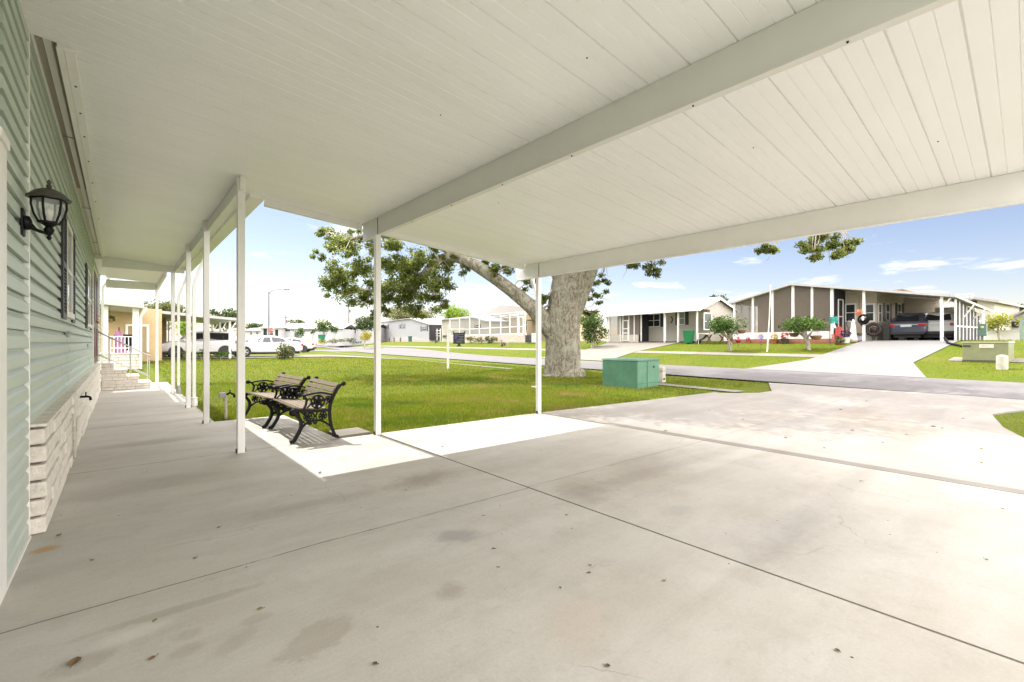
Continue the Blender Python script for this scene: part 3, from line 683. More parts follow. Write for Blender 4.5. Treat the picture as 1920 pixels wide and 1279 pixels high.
def end_frame(y, parent):
    mb = MB(); q = lambda *p: smooth_pts([(a, 0, b) for a, b in p])
    mb.bar(q((.545, .0), (.52, .04), (.475, .16), (.455, .30), (.455, .40), (.475, .50), (.53, .62), (.585, .70), (.635, .735)), .045, .034)
    mb.bar(q((.565, .012), (.53, .018), (.50, .03)), .05, .035)
    mb.ball((.64, 0, .728), .034, 10, 8, (1, .75, 1))
    mb.bar(q((-.045, .012), (-.01, .022), (.025, .04)), .05, .04)
    mb.bar(q((-.02, .0), (.02, .05), (.085, .17), (.085, .27), (.04, .34), (.01, .385)), .045, .04)
    mb.ball((-.005, 0, .385), .05, 12, 8, (1, .55, .95)); mb.ball((.035, 0, .40), .04, 10, 8, (1.2, .5, .8))
    mb.bar(q((.0, .425), (.12, .405), (.30, .385), (.455, .385)), .05, .036)
    mb.bar(q((.085, .17), (.16, .235), (.265, .262), (.37, .235), (.475, .15)), .035, .026)
    mb.bar(q((.24, .25), (.265, .215), (.29, .25)), .03, .02)
    rosette(mb, .175, .315, .052); rosette(mb, .365, .31, .052)
    mb.bar(q((.235, .37), (.265, .315), (.295, .37)), .02, .016); mb.bar(q((.235, .265), (.265, .315), (.295, .265)), .02, .016)
    mb.bar(q((.515, .585), (.44, .60), (.33, .625), (.2, .615), (.11, .60), (.075, .615)), .04, .024)
    mb.ball((.068, 0, .612), .036, 10, 8, (1, .8, .95))
    mb.bar(q((.11, .60), (.155, .55), (.15, .48), (.12, .415)), .03, .024)
    rosette(mb, .30, .505, .085); rosette(mb, .43, .535, .036)
    mb.bar(q((.16, .52), (.19, .56), (.22, .51), (.19, .46), (.16, .43)), .02, .016); mb.bar(q((.40, .46), (.44, .49), (.47, .46)), .02, .016)
    mb.v = [(a, b+y, c) for a, b, c in mb.v]
    return mb.build('end_frame', BLACK, parent)
def make_bench(label, loc, rz, W=1.24):
    t = thing('park_bench', label, 'bench', loc, rz, 'wood slat benches in a row beside the walkway')
    end_frame(.0, t); end_frame(W, t)
    mb = MB()
    for i, (x, z, a) in enumerate(((.035, .437, .35), (.105, .428, .08), (.175, .420, .06), (.245, .413, .05), (.315, .408, .04), (.385, .406, .02))):
        mb.box(-.029, .0, -.011, .029, W, .011, Matrix.Translation((x, 0, z)) @ Matrix.Rotation(a, 4, 'Y'), ch=.004)
    mb.build('seat', WOOD, t)
    mb = MB()
    for x, z, a in ((.462, .50, 1.2), (.494, .57, 1.12), (.535, .637, 1.0), (.583, .70, .9)):
        mb.box(-.031, .0, -.011, .031, W, .011, Matrix.Translation((x-.022, 0, z+.008)) @ Matrix.Rotation(-a, 4, 'Y'), ch=.004)
    mb.build('backrest', WOOD, t)
    MB().tube([(.25, 0, .345), (.25, W, .345)], .012, 8).build('tie_rod', BLACK, t)
    return t
make_bench('weathered slat bench with black iron ends nearest the middle carport post', (1.70, 6.27, 0), R(-1.5))
make_bench('weathered slat bench with black iron ends standing farther along the walkway', (1.68, 7.68, 0), R(3))
# ------------------------------------------------------------------ the big oak
BARK = mat('oak_bark', (.52, .47, .37), .95, var=.6, scale=4.5, bump=1.0, bscale=16, stretch=(2.2, 2.2, .55), col2=(.20, .17, .125), detail=8)
def bark_mat():
    m = bpy.data.materials.new('thick_oak_bark'); nt, N, L = nodes_of(m); b = N['Principled BSDF']; b.inputs['Roughness'].default_value = .95; b.inputs['Specular IOR Level'].default_value = .15
    tc = N.new('ShaderNodeTexCoord'); mp = N.new('ShaderNodeMapping'); mp.inputs['Scale'].default_value = (1, 1, .5); L.new(tc.outputs['Object'], mp.inputs['Vector'])
    def nz(sc, vec, d=8, ds=.6):
        n = N.new('ShaderNodeTexNoise'); n.inputs['Scale'].default_value = sc; n.inputs['Detail'].default_value = d; n.inputs['Roughness'].default_value = .7; n.inputs['Distortion'].default_value = ds; L.new(vec, n.inputs['Vector']); return n.outputs['Fac']
    n1 = nz(9, mp.outputs['Vector']); n2 = nz(1.6, tc.outputs['Object'], 4); n3 = nz(26, mp.outputs['Vector'], 4)
    def ramp(f, pts):
        r = N.new('ShaderNodeValToRGB'); e = r.color_ramp.elements
        e[0].position, e[0].color = pts[0][0], (*pts[0][1], 1); e[1].position, e[1].color = pts[-1][0], (*pts[-1][1], 1)
        for p, c in pts[1:-1]: k = e.new(p); k.color = (*c, 1)
        L.new(f, r.inputs['Fac']); return r.outputs['Color']
    A = ramp(n1, [(.36, (.045, .038, .027)), (.46, (.17, .147, .108)), (.55, (.33, .30, .232)), (.68, (.46, .435, .345))])
    B = ramp(n3, [(.38, (.10, .085, .06)), (.6, (.37, .345, .265))])
    mx = N.new('ShaderNodeMix'); mx.data_type = 'RGBA'; mx.inputs[0].default_value = .38; L.new(A, mx.inputs[6]); L.new(B, mx.inputs[7])
    lich = ramp(n2, [(.5, (0, 0, 0)), (.66, (.6, .6, .6))]); m3 = N.new('ShaderNodeMix'); m3.data_type = 'RGBA'; L.new(lich, m3.inputs[0]); L.new(mx.outputs[2], m3.inputs[6]); m3.inputs[7].default_value = (.36, .37, .28, 1); L.new(m3.outputs[2], b.inputs['Base Color'])
    bp = N.new('ShaderNodeBump'); bp.inputs['Strength'].default_value = 1.0; bp.inputs['Distance'].default_value = .08; L.new(n1, bp.inputs['Height']); L.new(bp.outputs['Normal'], b.inputs['Normal']); return m
BARK2 = bark_mat()
OAK = leaf_mat('oak_leaf', (.06, .085, .016), (.18, .21, .045), (.32, .33, .12), trans=.58, rough=.45)
tc_ = G(1057, 706); TD = depth(tc_) + .55
TB = P(1057, 706, TD); TB.z = hz(TB.x, TB.y) - .03
tree = thing('oak_tree', 'huge spreading oak with thick grey trunk and one long low limb over the lawn', 'tree', TB)
TO = tuple(TB)
RT = Vector((CY, -SY, 0)); FW = Vector((SY, CY, 0))       # screen-right and away, used as directions only
def tp(px, py, dd=0): return P(px, py, TD+dd)
trunk = MB()
def bumpy_tube(pts, rad, n=28, amp=.07):
    pts = smooth_pts([tuple(p) for p in pts], 5); m = len(pts); V = []
    rr = np.interp(np.linspace(0, 1, m), np.linspace(0, 1, len(rad)), rad); ph = [random.uniform(0, 6.28) for _ in range(6)]
    up = Vector((1, 0, 0))
    for i, p in enumerate(pts):
        t = (pts[min(i+1, m-1)] - pts[max(i-1, 0)]).normalized()
        u = (up - t*up.dot(t)).normalized(); w = t.cross(u); up = u
        for k in range(n):
            a = 2*math.pi*k/n
            q = rr[i]*(1 + amp*math.sin(3*a+ph[0]+i*.13) + amp*.7*math.sin(7*a+ph[1]-i*.2) + amp*.5*math.sin(13*a+ph[2]+i*.31) + amp*.35*random.uniform(-1, 1) + (.16*math.exp(-i/3.2)*math.sin(5*a+ph[3]) if n >= 40 else 0))
            V.append(p + u*math.cos(a)*q + w*math.sin(a)*q)
    Fc = [(i*n+k, i*n+(k+1) % n, (i+1)*n+(k+1) % n, (i+1)*n+k) for i in range(m-1) for k in range(n)] + [tuple((m-1)*n+k for k in range(n))]
    return V, Fc
b0 = tp(1057, 706, 0); b0.z = TB.z
V_, F_ = bumpy_tube([b0+Vector((0, 0, -.3)), b0+Vector((0, 0, .12)), tp(1056, 690), tp(1056, 650), tp(1057, 600), tp(1066, 555), tp(1082, 500), tp(1105, 440)], [.95, .82, .74, .71, .70, .76, .88, .70], 40, .055)
trunk.add(V_, F_)
trunk.build('trunk', BARK2, tree, smooth=True, off=TO)
LIMBS = {}
def limb(key, pts, rad, n=16, amp=.08):
    V_, F_ = bumpy_tube(pts, rad, n, amp); LIMBS[key] = smooth_pts([tuple(p) for p in pts], 5)
    mb = MB(); mb.add(V_, F_); return mb.build('limb', BARK2, tree, smooth=True, off=TO)
limb('low', [tp(1050, 640), tp(1012, 592, -.2), tp(985, 566, -.3), tp(940, 530, -.2), tp(890, 496, 0), tp(850, 482, .2), tp(815, 494, .4), tp(785, 528, .6), tp(766, 545, .9), tp(735, 542, 1.2), tp(700, 545, 1.4), tp(665, 540, 1.7), tp(632, 520, 1.8)], [.40, .33, .29, .26, .24, .21, .19, .17, .145, .10, .07, .05, .03])
limb('mid', [tp(850, 482, .2), tp(820, 455, .3), tp(780, 440, .2), tp(740, 432, -.2), tp(690, 440, -.4), tp(650, 450, -.6), tp(625, 440, -.7)], [.2, .17, .14, .11, .08, .05, .03], 10)
limb('r1', [tp(1090, 500), tp(1140, 400, -.5), tp(1230, 330, -1.6), tp(1330, 300, -2.8), tp(1450, 300, -4.0), tp(1560, 330, -4.6)], [.55, .42, .34, .26, .18, .10])
limb('r2', [tp(1095, 480), tp(1110, 400, 1), tp(1130, 300, 2.2), tp(1180, 220, 3.5), tp(1210, 170, 4.5)], [.5, .4, .3, .2, .1])
limb('l2', [tp(1060, 520), tp(1020, 430, .4), tp(950, 360, 1), tp(860, 310, 1.6), tp(760, 290, 1.8), tp(660, 310, 1.6)], [.5, .4, .32, .25, .18, .08])
limb('f1', [tp(1085, 480), tp(1060, 380, -1.5), tp(1000, 290, -3.2), tp(930, 240, -4.6), tp(850, 220, -5.6)], [.45, .36, .28, .2, .1])
limb('b1', [tp(1095, 470), tp(1040, 340, 2.2), tp(960, 270, 4), tp(900, 240, 6)], [.45, .34, .25, .12])
ALLP = [(p, k) for k, l in LIMBS.items() for p in l[6:]]
VIS = [(628,447,25,0),(650,470,30,.5),(640,512,38,1),(634,541,20,1.2),(660,545,34,1.5),(682,503,36,.5),(690,560,20,1.6),(742,470,42,0),(765,500,42,.3),(735,522,36,1),(792,512,40,.6),(822,538,28,.8),(803,560,28,.8),
       (762,572,26,1.2),(740,548,34,1.4),(722,585,11,1.4),(783,586,16,1),(832,572,11,.8),(735,446,26,-.3),(828,482,22,.3),(866,507,13,.2),(930,512,22,0),(950,503,26,.5),(992,532,16,.3),(985,520,15,.2),(1016,560,8,-.2),(1108,532,16,.9),(1120,556,17,1.2),
       (1103,583,13,1.1),(1130,522,14,1.3),(1182,497,20,-1),(1214,494,24,-1.2),(1230,512,11,-1.3),(1522,472,19,-5),(1552,461,30,-5),(1584,465,21,-5.2),(1540,446,22,-5),(704,588,13,1.5),(672,432,20,-.5),(700,470,25,-.2),(860,475,16,.1),(905,492,12,.1),(1430,466,8,-4),(1450,470,5,-4),(600,480,12,.8),(610,440,14,-.4)]
clumps = []; tw = MB()
def reach(c, r0=.045):
    best = min(ALLP, key=lambda q: (q[0]-c).length + (1.2 if q[0].z < c.z-2.5 else 0)); p = best[0]
    L_ = (c-p).length; m1 = p.lerp(c, .45)+Vector((0, 0, .16*L_)) + Vector([random.uniform(-.08, .08)*L_ for _ in range(3)])
    tw.tube(smooth_pts([tuple(p), tuple(m1), tuple(c)], 4), list(np.linspace(max(.03, r0*min(1, .4+L_*.2)), .012, 9)), 6)
    for _ in range(4):
        e = c+Vector([random.uniform(-.6, .6) for _ in range(3)]); tw.tube([p.lerp(c, .8)+Vector((0, 0, .05*L_)), c.lerp(e, .5), e], [.014, .01, .005], 5)
random.seed(21)
for px, py, rp, dd in VIS:
    c = tp(px, py, dd); r = rp*(TD+dd)/F; reach(c, .06)
    k = 2 if rp > 20 else 1; sub = max(4, int(rp/3.2))
    for _ in range(sub):
        o_ = Vector([max(-.8, min(.8, random.gauss(0, .56))) for _ in range(3)])*r; o_.z *= .85
        q = c + o_; rr = max(.16, r*random.uniform(.2, .46)); clumps.append((q, (rr*1.15, rr*1.15, rr*.8), 40+420*rr*rr*4.6))
for key, i0 in (('low', 26), ('mid', 4)):
    for p in LIMBS[key][i0:]:
        for _ in range(2):
            c = p + Vector([random.gauss(0, .55), random.gauss(0, .55), random.gauss(.05, .38)]); q_ = proj(*c)
            if 612 < q_[0] < 850 and 440 < q_[1] < 580: rr = random.uniform(.22, .42); clumps.append((c, (rr*1.2, rr*1.2, rr*.8), 25+480*rr*rr)); tw.tube([p, p.lerp(c, .6), c], [.02, .012, .006], 5)
def yedge(px):
    if px < 465: return 300
    if px < 680: return 365+.2465*(px-465)
    if px < 725: return 442
    if px < 975: return 440+.26*(px-725)
    return 520-.1613*(px-990)
n_up = 0; tries = 0; cen = tp(1060, 300, 0); up_ = []
while n_up < 190 and tries < 6000:
    tries += 1
    a = random.uniform(0, 6.283); q = random.uniform(0, 1)**.6
    c = Vector((TB.x + 8.8*q*math.cos(a) + .8, TB.y + 8.2*q*math.sin(a), random.uniform(5.2, 8.0 + 3.6*math.sqrt(1-q*q))))
    rr = random.uniform(.8, 1.5); dpt = depth(c)
    if dpt < 5: continue
    bad = False
    for dx in (-1, 0, 1):
        px, py, d_ = proj(c.x+RT.x*rr*dx, c.y+RT.y*rr*dx, c.z-rr*.95)
        if 440 < px < 1960 and py > yedge(px)-4: bad = True
    shx, shy = c.x, c.y - .727*c.z
    if 1 < shx < 11.6+.6*random.random() and shy > 6.6 and shy < 12.2: continue
    if bad: continue
    n_up += 1; reach(c, .09); clumps.append((c, (rr, rr, rr*.7), 560*rr*rr))
tw.build('twigs', BARK, tree, off=TO)
leaves('crown', clumps, OAK, tree, size=.115, aspect=.55, local=TO, shell=.05)
# ------------------------------------------------------------------ small trees and shrubs
def tree_small(name, label, px, py, crown, trunk_w, cm, lsize, group=None, d=None, stems=1, dens=1.0, cat='tree', bark=None, base=None, lumps=9, sub=.42, flat=.9):
    """crown: (px, py, half width px, half height px) in the photograph's pixels at the plant's own distance."""
    if base is not None: base = Vector((base.x, base.y, hz(base.x, base.y)))
    b = base or (G(px, py) if d is None else P(px, py, d)); d = depth(b)
    t = thing(name, label, cat, b, 0, group); k = d/F
    c = P(crown[0], crown[1], d); rx = crown[2]*k; rz = crown[3]*k
    cl = []; tips = []
    for _ in range(lumps):
        a = random.uniform(0, 6.283); q = math.sqrt(random.uniform(.05, 1))*.66
        o_ = Vector((rx*q*math.cos(a), rx*q*math.sin(a), rz*random.uniform(*((-1.0, .55) if cat == 'shrub' else (-.55, .6)))*(1-.5*q)))
        r = sub*random.uniform(.75, 1.25); rr = (rx*r, rx*r, max(rz*r*1.2, rz*.28)); cl.append((c+o_, rr, dens*26*(rr[0]*rr[2])/(lsize*lsize)*.55)); tips.append(c+o_)
    leaves('crown', cl, cm, t, size=lsize, aspect=.55, local=tuple(b), shell=.3)
    mb = MB(); bk = bark or BARK
    for s_ in range(max(1, stems)):
        p0 = b + Vector((random.uniform(-.5, .5)*trunk_w*(stems-1), random.uniform(-.5, .5)*trunk_w*(stems-1), -.05))
        fork = b.lerp(c, .45) + Vector((random.uniform(-.1, .1)*rx, random.uniform(-.1, .1)*rx, 0))
        mb.tube([p0, b.lerp(fork, .6)+Vector((random.uniform(-.05, .05), random.uniform(-.05, .05), 0)), fork], [trunk_w, trunk_w*.8, trunk_w*.7], 8)
        for tip in random.sample(tips, min(len(tips), 5)):
            mid = fork.lerp(tip, .5)+Vector((0, 0, -.06*rz)); mb.tube([fork, mid, tip], [trunk_w*.5, trunk_w*.35, trunk_w*.12], 6)
    mb.build('trunk', bk, t, off=tuple(b)); return t
def onp(px, s):
    t, d = at_s(px, s); x, y = xy(s, t); return Vector((x, y, hz(x, y)))
PALEBARK = mat('pale_bark', (.42, .38, .31), .9, var=.4, scale=9, bump=.5, bscale=20)
GL = leaf_mat('glossy_leaf', (.018, .05, .006), (.065, .125, .010), (.14, .20, .02), trans=.3, rough=.55)
DKG = leaf_mat('dark_leaf', (.014, .032, .009), (.05, .085, .016), (.11, .14, .03), trans=.3)
LIME = leaf_mat('lime_leaf', (.09, .16, .008), (.19, .28, .012), (.29, .36, .03), trans=.4)
OLV = leaf_mat('olive_leaf', (.06, .075, .02), (.14, .15, .045), (.23, .22, .09), trans=.35)
YEL = leaf_mat('yellow_leaf', (.25, .23, .02), (.42, .36, .02), (.5, .42, .08), trans=.35)
YGR = leaf_mat('yellow_green_leaf', (.14, .16, .02), (.30, .30, .04), (.42, .38, .07), trans=.4)
PINK = leaf_mat('pink_bush_leaf', (.03, .055, .012), (.085, .115, .02), (.42, .13, .10), trans=.3)
REDL = leaf_mat('red_leaf', (.22, .02, .02), (.42, .05, .05), (.5, .12, .1), trans=.3)
PURP = leaf_mat('purple_leaf', (.03, .012, .035), (.06, .02, .06), (.10, .03, .08), trans=.2)
tree_small('topiary_tree', 'round clipped small tree on a pale forked trunk, left of the flagpole', 1370, 658, (1364, 612, 37, 22), .09, GL, .15, 'clipped lollipop trees in front of the screened porch', stems=2, bark=PALEBARK, lumps=15)
tree_small('topiary_tree', 'wide clipped small tree with hanging brown pots, right of the flagpole', 1516, 656, (1511, 607, 43, 21), .09, GL, .15, 'clipped lollipop trees in front of the screened porch', stems=3, bark=PALEBARK, lumps=17)
tree_small('pink_shrub', 'round shrub with pink tips growing on the lawn in front of the white sedan', 534, 673, (535, 657, 17, 20), .03, PINK, .13, cat='shrub', stems=4, lumps=14)
tree_small('garden_tree', 'yellow green young tree on the lawn beyond the olive utility box', 1875, 634, (1873, 605, 26, 20), .09, YGR, .22, base=P(1875, 633, 34), lumps=14)
tree_small('large_shrub', 'dense dark green multi-stemmed shrub between the oak trunk and the cream porch', 1112, 642, (1112, 610, 30, 27), .10, GL, .2, base=P(1112, 642, 42), stems=4, lumps=20, cat='shrub')
tree_small('street_tree', 'bright lime green round tree behind the cream house', 855, 640, (853, 593, 29, 25), .25, LIME, .42, base=P(855, 630, 112), lumps=22)
tree_small('street_tree', 'olive brown bushy tree right behind the white house with black shutters', 745, 640, (770, 592, 55, 20), .3, OLV, .5, base=P(770, 632, 122), lumps=26)
tree_small('street_tree', 'dark treetop showing just above the cream house ridge', 1342, 620, (1342, 563, 23, 11), .25, DKG, .4, base=P(1342, 628, 70), lumps=14)
tree_small('street_tree', 'pale leafy tree rising behind the neighbouring porch roof', 310, 640, (312, 585, 38, 24), .25, OLV, .4, base=P(310, 640, 62), lumps=22)
tree_small('street_tree', 'dark leafy tree behind the raised tail of the boxy white car', 425, 640, (418, 598, 32, 24), .25, DKG, .4, base=P(420, 642, 66), lumps=22)
tree_small('street_tree', 'low bright green tree standing under the neighbouring carport edge', 345, 640, (348, 615, 20, 22), .15, LIME, .25, base=P(345, 645, 44), lumps=14)
tree_small('street_tree', 'dim rounded tree between the street lamp and the white carport house', 478, 640, (475, 610, 24, 9), .2, DKG, .45, base=P(478, 642, 120), lumps=10)
tree_small('street_tree', 'small dark tree clump over the long white roof', 558, 625, (556, 603, 15, 5), .2, DKG, .5, base=P(556, 630, 150), lumps=9)
tree_small('bed_tree', 'green bushy tree above the yellow flowers in the street bed, tallest of that bed', 607, 640, (608, 612, 20, 13), .12, GL, .34, base=G(607, 645) if False else P(607, 641, 92), lumps=14, stems=2)
tree_small('bed_tree', 'small bushy tree just right of the tallest one in the street bed', 626, 641, (627, 615, 10, 11), .07, GL, .3, base=P(626, 641, 90), lumps=8)
tree_small('bed_tree', 'leafy young tree in the street bed in front of the long white roof', 560, 641, (561, 623, 10, 13), .08, GL, .3, base=P(560, 641, 90), lumps=8)
tree_small('bed_tree', 'thin young tree in the street bed beside the green bin', 586, 641, (586, 622, 8, 7), .06, GL, .3, base=P(586, 641, 90), lumps=7)
tree_small('bed_tree', 'feathery dark green tree at the right end of the street bed', 683, 641, (684, 606, 21, 18), .12, DKG, .34, base=P(683, 640, 86), lumps=16)
tree_small('yellow_shrub', 'bright yellow flowering shrub in the street bed', 684, 642, (685, 628, 13, 11), .05, YEL, .26, base=P(684, 642, 84), cat='shrub', lumps=10)
for i, (px, w, m_, lb) in enumerate(((645, 16, OLV, 'low olive shrub left of the yellow shrub'), (572, 7, YEL, 'small yellow flower clump nearest the parked white car'), (603, 8, YEL, 'low yellow flower clump below the tallest bed tree'), (622, 9, OLV, 'low olive shrub below the second bed tree'), (664, 9, DKG, 'low dark shrub touching the yellow shrub'))):
    tree_small('low_shrub', lb, px, 643, (px, 638.5, w*1.5, 5.5), .03, m_, .25, base=P(px, 644, 86), cat='shrub', group='low plants of the street bed', lumps=6)
for px, py, w, hh, m_, lb in ((352, 663, 11, 8, OLV, 'dry olive plant at the left of the bed below the boxy car'), (378, 662, 13, 9, GL, 'green plant in the middle of the bed below the boxy car'), (414, 665, 16, 7, GL, 'bright green low plant below the rear wheel of the boxy car'), (336, 668, 7, 8, OLV, 'pale plant behind the carport posts'), (395, 668, 12, 5, OLV, 'small pale plant in front of the bed below the boxy car')):
    tree_small('low_shrub', lb, px, py+9, (px, py, w, hh), .02, m_, .12, base=P(px, py+8, 26.5), cat='shrub', group='plants below the boxy car', lumps=7)
tree_small('croton_bush', 'yellow green bush behind the step handrail by the neighbouring porch', 276, 670, (276, 655, 13, 20), .03, YGR, .13, base=P(276, 678, 24.5), cat='shrub', lumps=12, stems=3)
for px, w, m_, lb in ((882, 11, OLV, 'brownish shrub at the left end of the row below the pool screen'), (900, 12, OLV, 'russet shrub second in the row below the pool screen'), (915, 11, DKG, 'grey green shrub in the row below the pool screen'), (927, 8, OLV, 'smallest pale shrub at the right end of the row below the pool screen')):
    tree_small('low_shrub', lb, px, 640, (px, 636, w, 7), .03, m_, .2, base=onp(px, 31.6), cat='shrub', group='shrubs in a row below the pool screen', lumps=8)
tree_small('low_shrub', 'dark red spiky shrub standing alone on the lawn below the pool screen', 943, 648, (943, 643, 6, 7), .03, PURP, .2, base=G(943, 650), cat='shrub', lumps=6)
tree_small('low_shrub', 'conical russet shrub left of the hanging sign on the far lawn', 818, 641, (818, 637, 4, 7), .03, OLV, .2, base=onp(818, 32), cat='shrub', lumps=6)
tree_small('low_shrub', 'dark round shrub beside the white house steps', 833, 636, (833, 631, 7, 5), .03, DKG, .25, base=onp(833, 34), cat='shrub', lumps=6)
for px, lb in ((1816, 'low dark hedge bush left of the meter pedestal'), (1836, 'low dark hedge bush behind the meter pedestal'), (1862, 'low dark hedge bush under the yellow green tree'), (1885, 'low dark hedge bush right of the yellow green tree trunk')):
    tree_small('low_shrub', lb, px, 634, (px, 630, 10, 4), .03, DKG, .16, base=P(px, 634, 36), cat='shrub', group='low hedge bushes behind the utility boxes', lumps=6)
tree_small('street_tree', 'dark feathery tree at the right edge behind the far roof', 1912, 620, (1912, 582, 14, 16), .15, DKG, .3, base=P(1912, 632, 70), lumps=12)
tree_small('garden_tree', 'yellow leaved tree cut by the right edge above the green fence', 1925, 630, (1922, 598, 12, 18), .1, YGR, .24, base=P(1925, 634, 33), lumps=10)
tree_small('street_tree', 'distant palm-like treetop right of the tall beige house', 1885, 620, (1886, 582, 7, 5), .12, DKG, .35, base=P(1886, 630, 90), lumps=6)
# ------------------------------------------------------------------ things on the near lawn and verge
GRN = mat('green_box_paint', (.075, .19, .115), .5, var=.25, scale=2.5, bump=.08, bscale=40)
gb = G(1197, 728)
bx = thing('utility_box', 'large faded green utility transformer box on the near lawn by the oak', 'utility box', gb, R(2))
MB().box(0, .03, -.05, 1.30, 1.33, .82, ch=.02).build('cabinet', GRN, bx)
MB().prism([(-.02, .825), (1.32, .825), (1.30, .875), (.0, .875)], 'y', .0, 1.36).build('lid', GRN, bx)
MB().box(.55, .018, -.02, .556, .03, .82).box(.02, .02, .12, 1.28, .03, .128).build('door_seam', mat('dark_green', (.03, .08, .05), .6), bx)
MB().tube([(.95, .03, .62), (.95, .005, .62)], .03, 10).build('lock', DARK, bx)
pd = G(1240, 717)
pq = thing('utility_pedestal', 'narrow grey pedestal standing right behind the green utility box', 'pedestal', pd, R(6))
PG = mat('pedestal_gray', (.42, .40, .33), .6, var=.25, scale=6)
MB().prism([(-.13, 0), (.13, 0), (.115, .52), (.08, .56), (-.08, .56), (-.115, .52)], 'y', -.1, .1).build('housing', PG, pq)
MB().box(-.14, -.11, .40, .14, .11, .42).build('cap_seam', mat('seam_gray', (.25, .24, .2), .7), pq)
MB().box(-.06, -.113, .09, .06, -.1, .15).build('vent', DARK, pq)
sg = G(840, 691); sgd = depth(sg); k = sgd/F
sn = thing('yard_sign', 'white timber yard sign post with a black hanging panel on its arm', 'sign', sg, -YAW)
MB().box(-.055, -.055, -.05, .055, .055, 2.27, ch=.008).prism([(-.055, 2.27), (.055, 2.27), (0, 2.36)], 'y', -.055, .055).build('post', WHITE, sn)
MB().box(.055, -.045, 2.05, 1.0, .045, 2.14, ch=.006).prism([(.055, 1.9), (.055, 2.05), (.2, 2.05)], 'y', -.03, .03).build('arm', WHITE, sn)
SB = mat('sign_black', (.02, .02, .026), .45)
pn = MB().box(.28, -.015, 1.32, .90, .015, 1.92, ch=.004).box(.26, -.02, 1.88, .31, .02, 2.0).box(.87, -.02, 1.88, .92, .02, 2.0).build('panel', SB, sn)
MB().box(.36, -.019, 1.70, .56, -.0155, 1.78).box(.36, -.019, 1.58, .48, -.0155, 1.68).build('logo', mat('sign_violet', (.10, .08, .30), .5), pn)
mb = MB()
for i, (a, b_, z) in enumerate(((.36, .84, 1.82), (.60, .84, 1.70), (.60, .80, 1.62), (.52, .84, 1.54), (.40, .84, 1.46), (.46, .78, 1.40))): mb.box(a, -.019, z, b_, -.0155, z+.022)
mb.build('lettering', mat('sign_gray', (.22, .22, .26), .5), pn)
MB().prism([(.43, 1.18), (.75, 1.18), (.66, 1.25), (.66, 1.32), (.52, 1.32), (.52, 1.25)], 'y', -.012, .012).build('rider', SB, sn)
MB().tube([(.33, 0, 2.05), (.33, 0, 1.98)], .008, 6).tube([(.85, 0, 2.05), (.85, 0, 1.98)], .008, 6).build('hanger', DARK, sn)
# across the street on the right
OLB = mat('olive_box_paint', (.22, .23, .12), .5, var=.15, scale=3)
ob = G(1846, 680); od = depth(ob)
ub = thing('utility_box', 'olive drab utility box with a pale warning label across the street', 'utility box', ob, -AL-R(90))
W_ = 1.36
MB().box(-W_/2, .02, -.05, W_/2, 1.0, .82, ch=.02).build('cabinet', OLB, ub)
MB().prism([(-W_/2-.03, .825), (W_/2+.03, .825), (W_/2, .875), (-W_/2, .875)], 'y', .0, 1.05).build('lid', mat('olive_lid', (.36, .36, .22), .5), ub)
lb_ = MB().box(-.16, .008, .62, .26, .018, .76).build('label', mat('label_cream', (.72, .68, .55), .5), ub)
MB().box(-.10, .004, .70, .10, .0078, .725).box(-.12, .004, .655, .2, .0078, .67).build('lettering', mat('label_gray', (.3, .3, .28), .5), lb_)
MB().box(-W_/2+.03, .006, .66, -W_/2+.26, .0185, .72).build('marking', DARK, ub)
MB().box(-W_/2, .01, -.04, W_/2, .019, .10).build('base_band', mat('olive_dark', (.07, .07, .04), .8), ub)
cb = G(1879, 692)
cy = thing('utility_pedestal', 'pale round concrete pedestal beside the olive utility box', 'pedestal', cb)
MB().lathe([(.17, -.05), (.165, .45), (.16, .50), (.10, .54), (.02, .55)], 18).build('housing', mat('pedestal_concrete', (.46, .44, .36), .8, var=.2, scale=6), cy, smooth=True, split=40)
mb_ = P(1842, 644, 26.5); mb_.z = hz(mb_.x, mb_.y)
mp_ = thing('meter_pedestal', 'grey green electric meter pedestal behind the olive utility box', 'meter', mb_, -AL-R(90))
MG = mat('meter_green', (.16, .24, .20), .5)
MB().box(-.19, -.1, .28, .19, .1, 1.0, ch=.015).build('housing', MG, mp_); MB().box(-.05, -.05, -.05, .05, .05, .28).build('stem', MG, mp_)
MB().lathe([(.09, 0), (.085, .05), (.05, .08), (.01, .085)], 14, Matrix.Translation((0, -.1, .78)) @ Matrix.Rotation(math.pi/2, 4, 'X')).build('meter', mat('meter_glass', (.4, .5, .3), .15), mp_, smooth=True)
hp = G(1790, 645)
hsx = thing('drain_hose', 'black flexible drain hose lying from the carport post onto the lawn', 'hose', hp)
a_, b_, c_ = G(1771, 642), G(1778, 646), G(1812, 653); a_.z += .25
MB().tube([a_-hp, (a_+b_)/2-hp+Vector((0, 0, .02)), b_-hp+Vector((0, 0, .06)), (b_+c_)/2-hp+Vector((0, 0, .07)), c_-hp+Vector((0, 0, .07))], .06, 10).build('hose', BLACK, hsx, smooth=True)
fb = P(1912, 640, 31); fb.z = hz(fb.x, fb.y)
fn = thing('garden_fence', 'faded green board fence panel cut by the right edge of the lawn', 'fence', fb, -AL-R(90))
mb = MB()
for i in range(9): mb.box(i*.2, 0, 0, i*.2+.185, .03, 1.5+.05*math.sin(i))
mb.build('boards', mat('fence_green', (.22, .29, .24), .7, var=.3, scale=4), fn); MB().box(0, .03, .3, 1.8, .07, .4).box(0, .03, 1.1, 1.8, .07, 1.2).build('rail', MATS['fence_green'], fn)
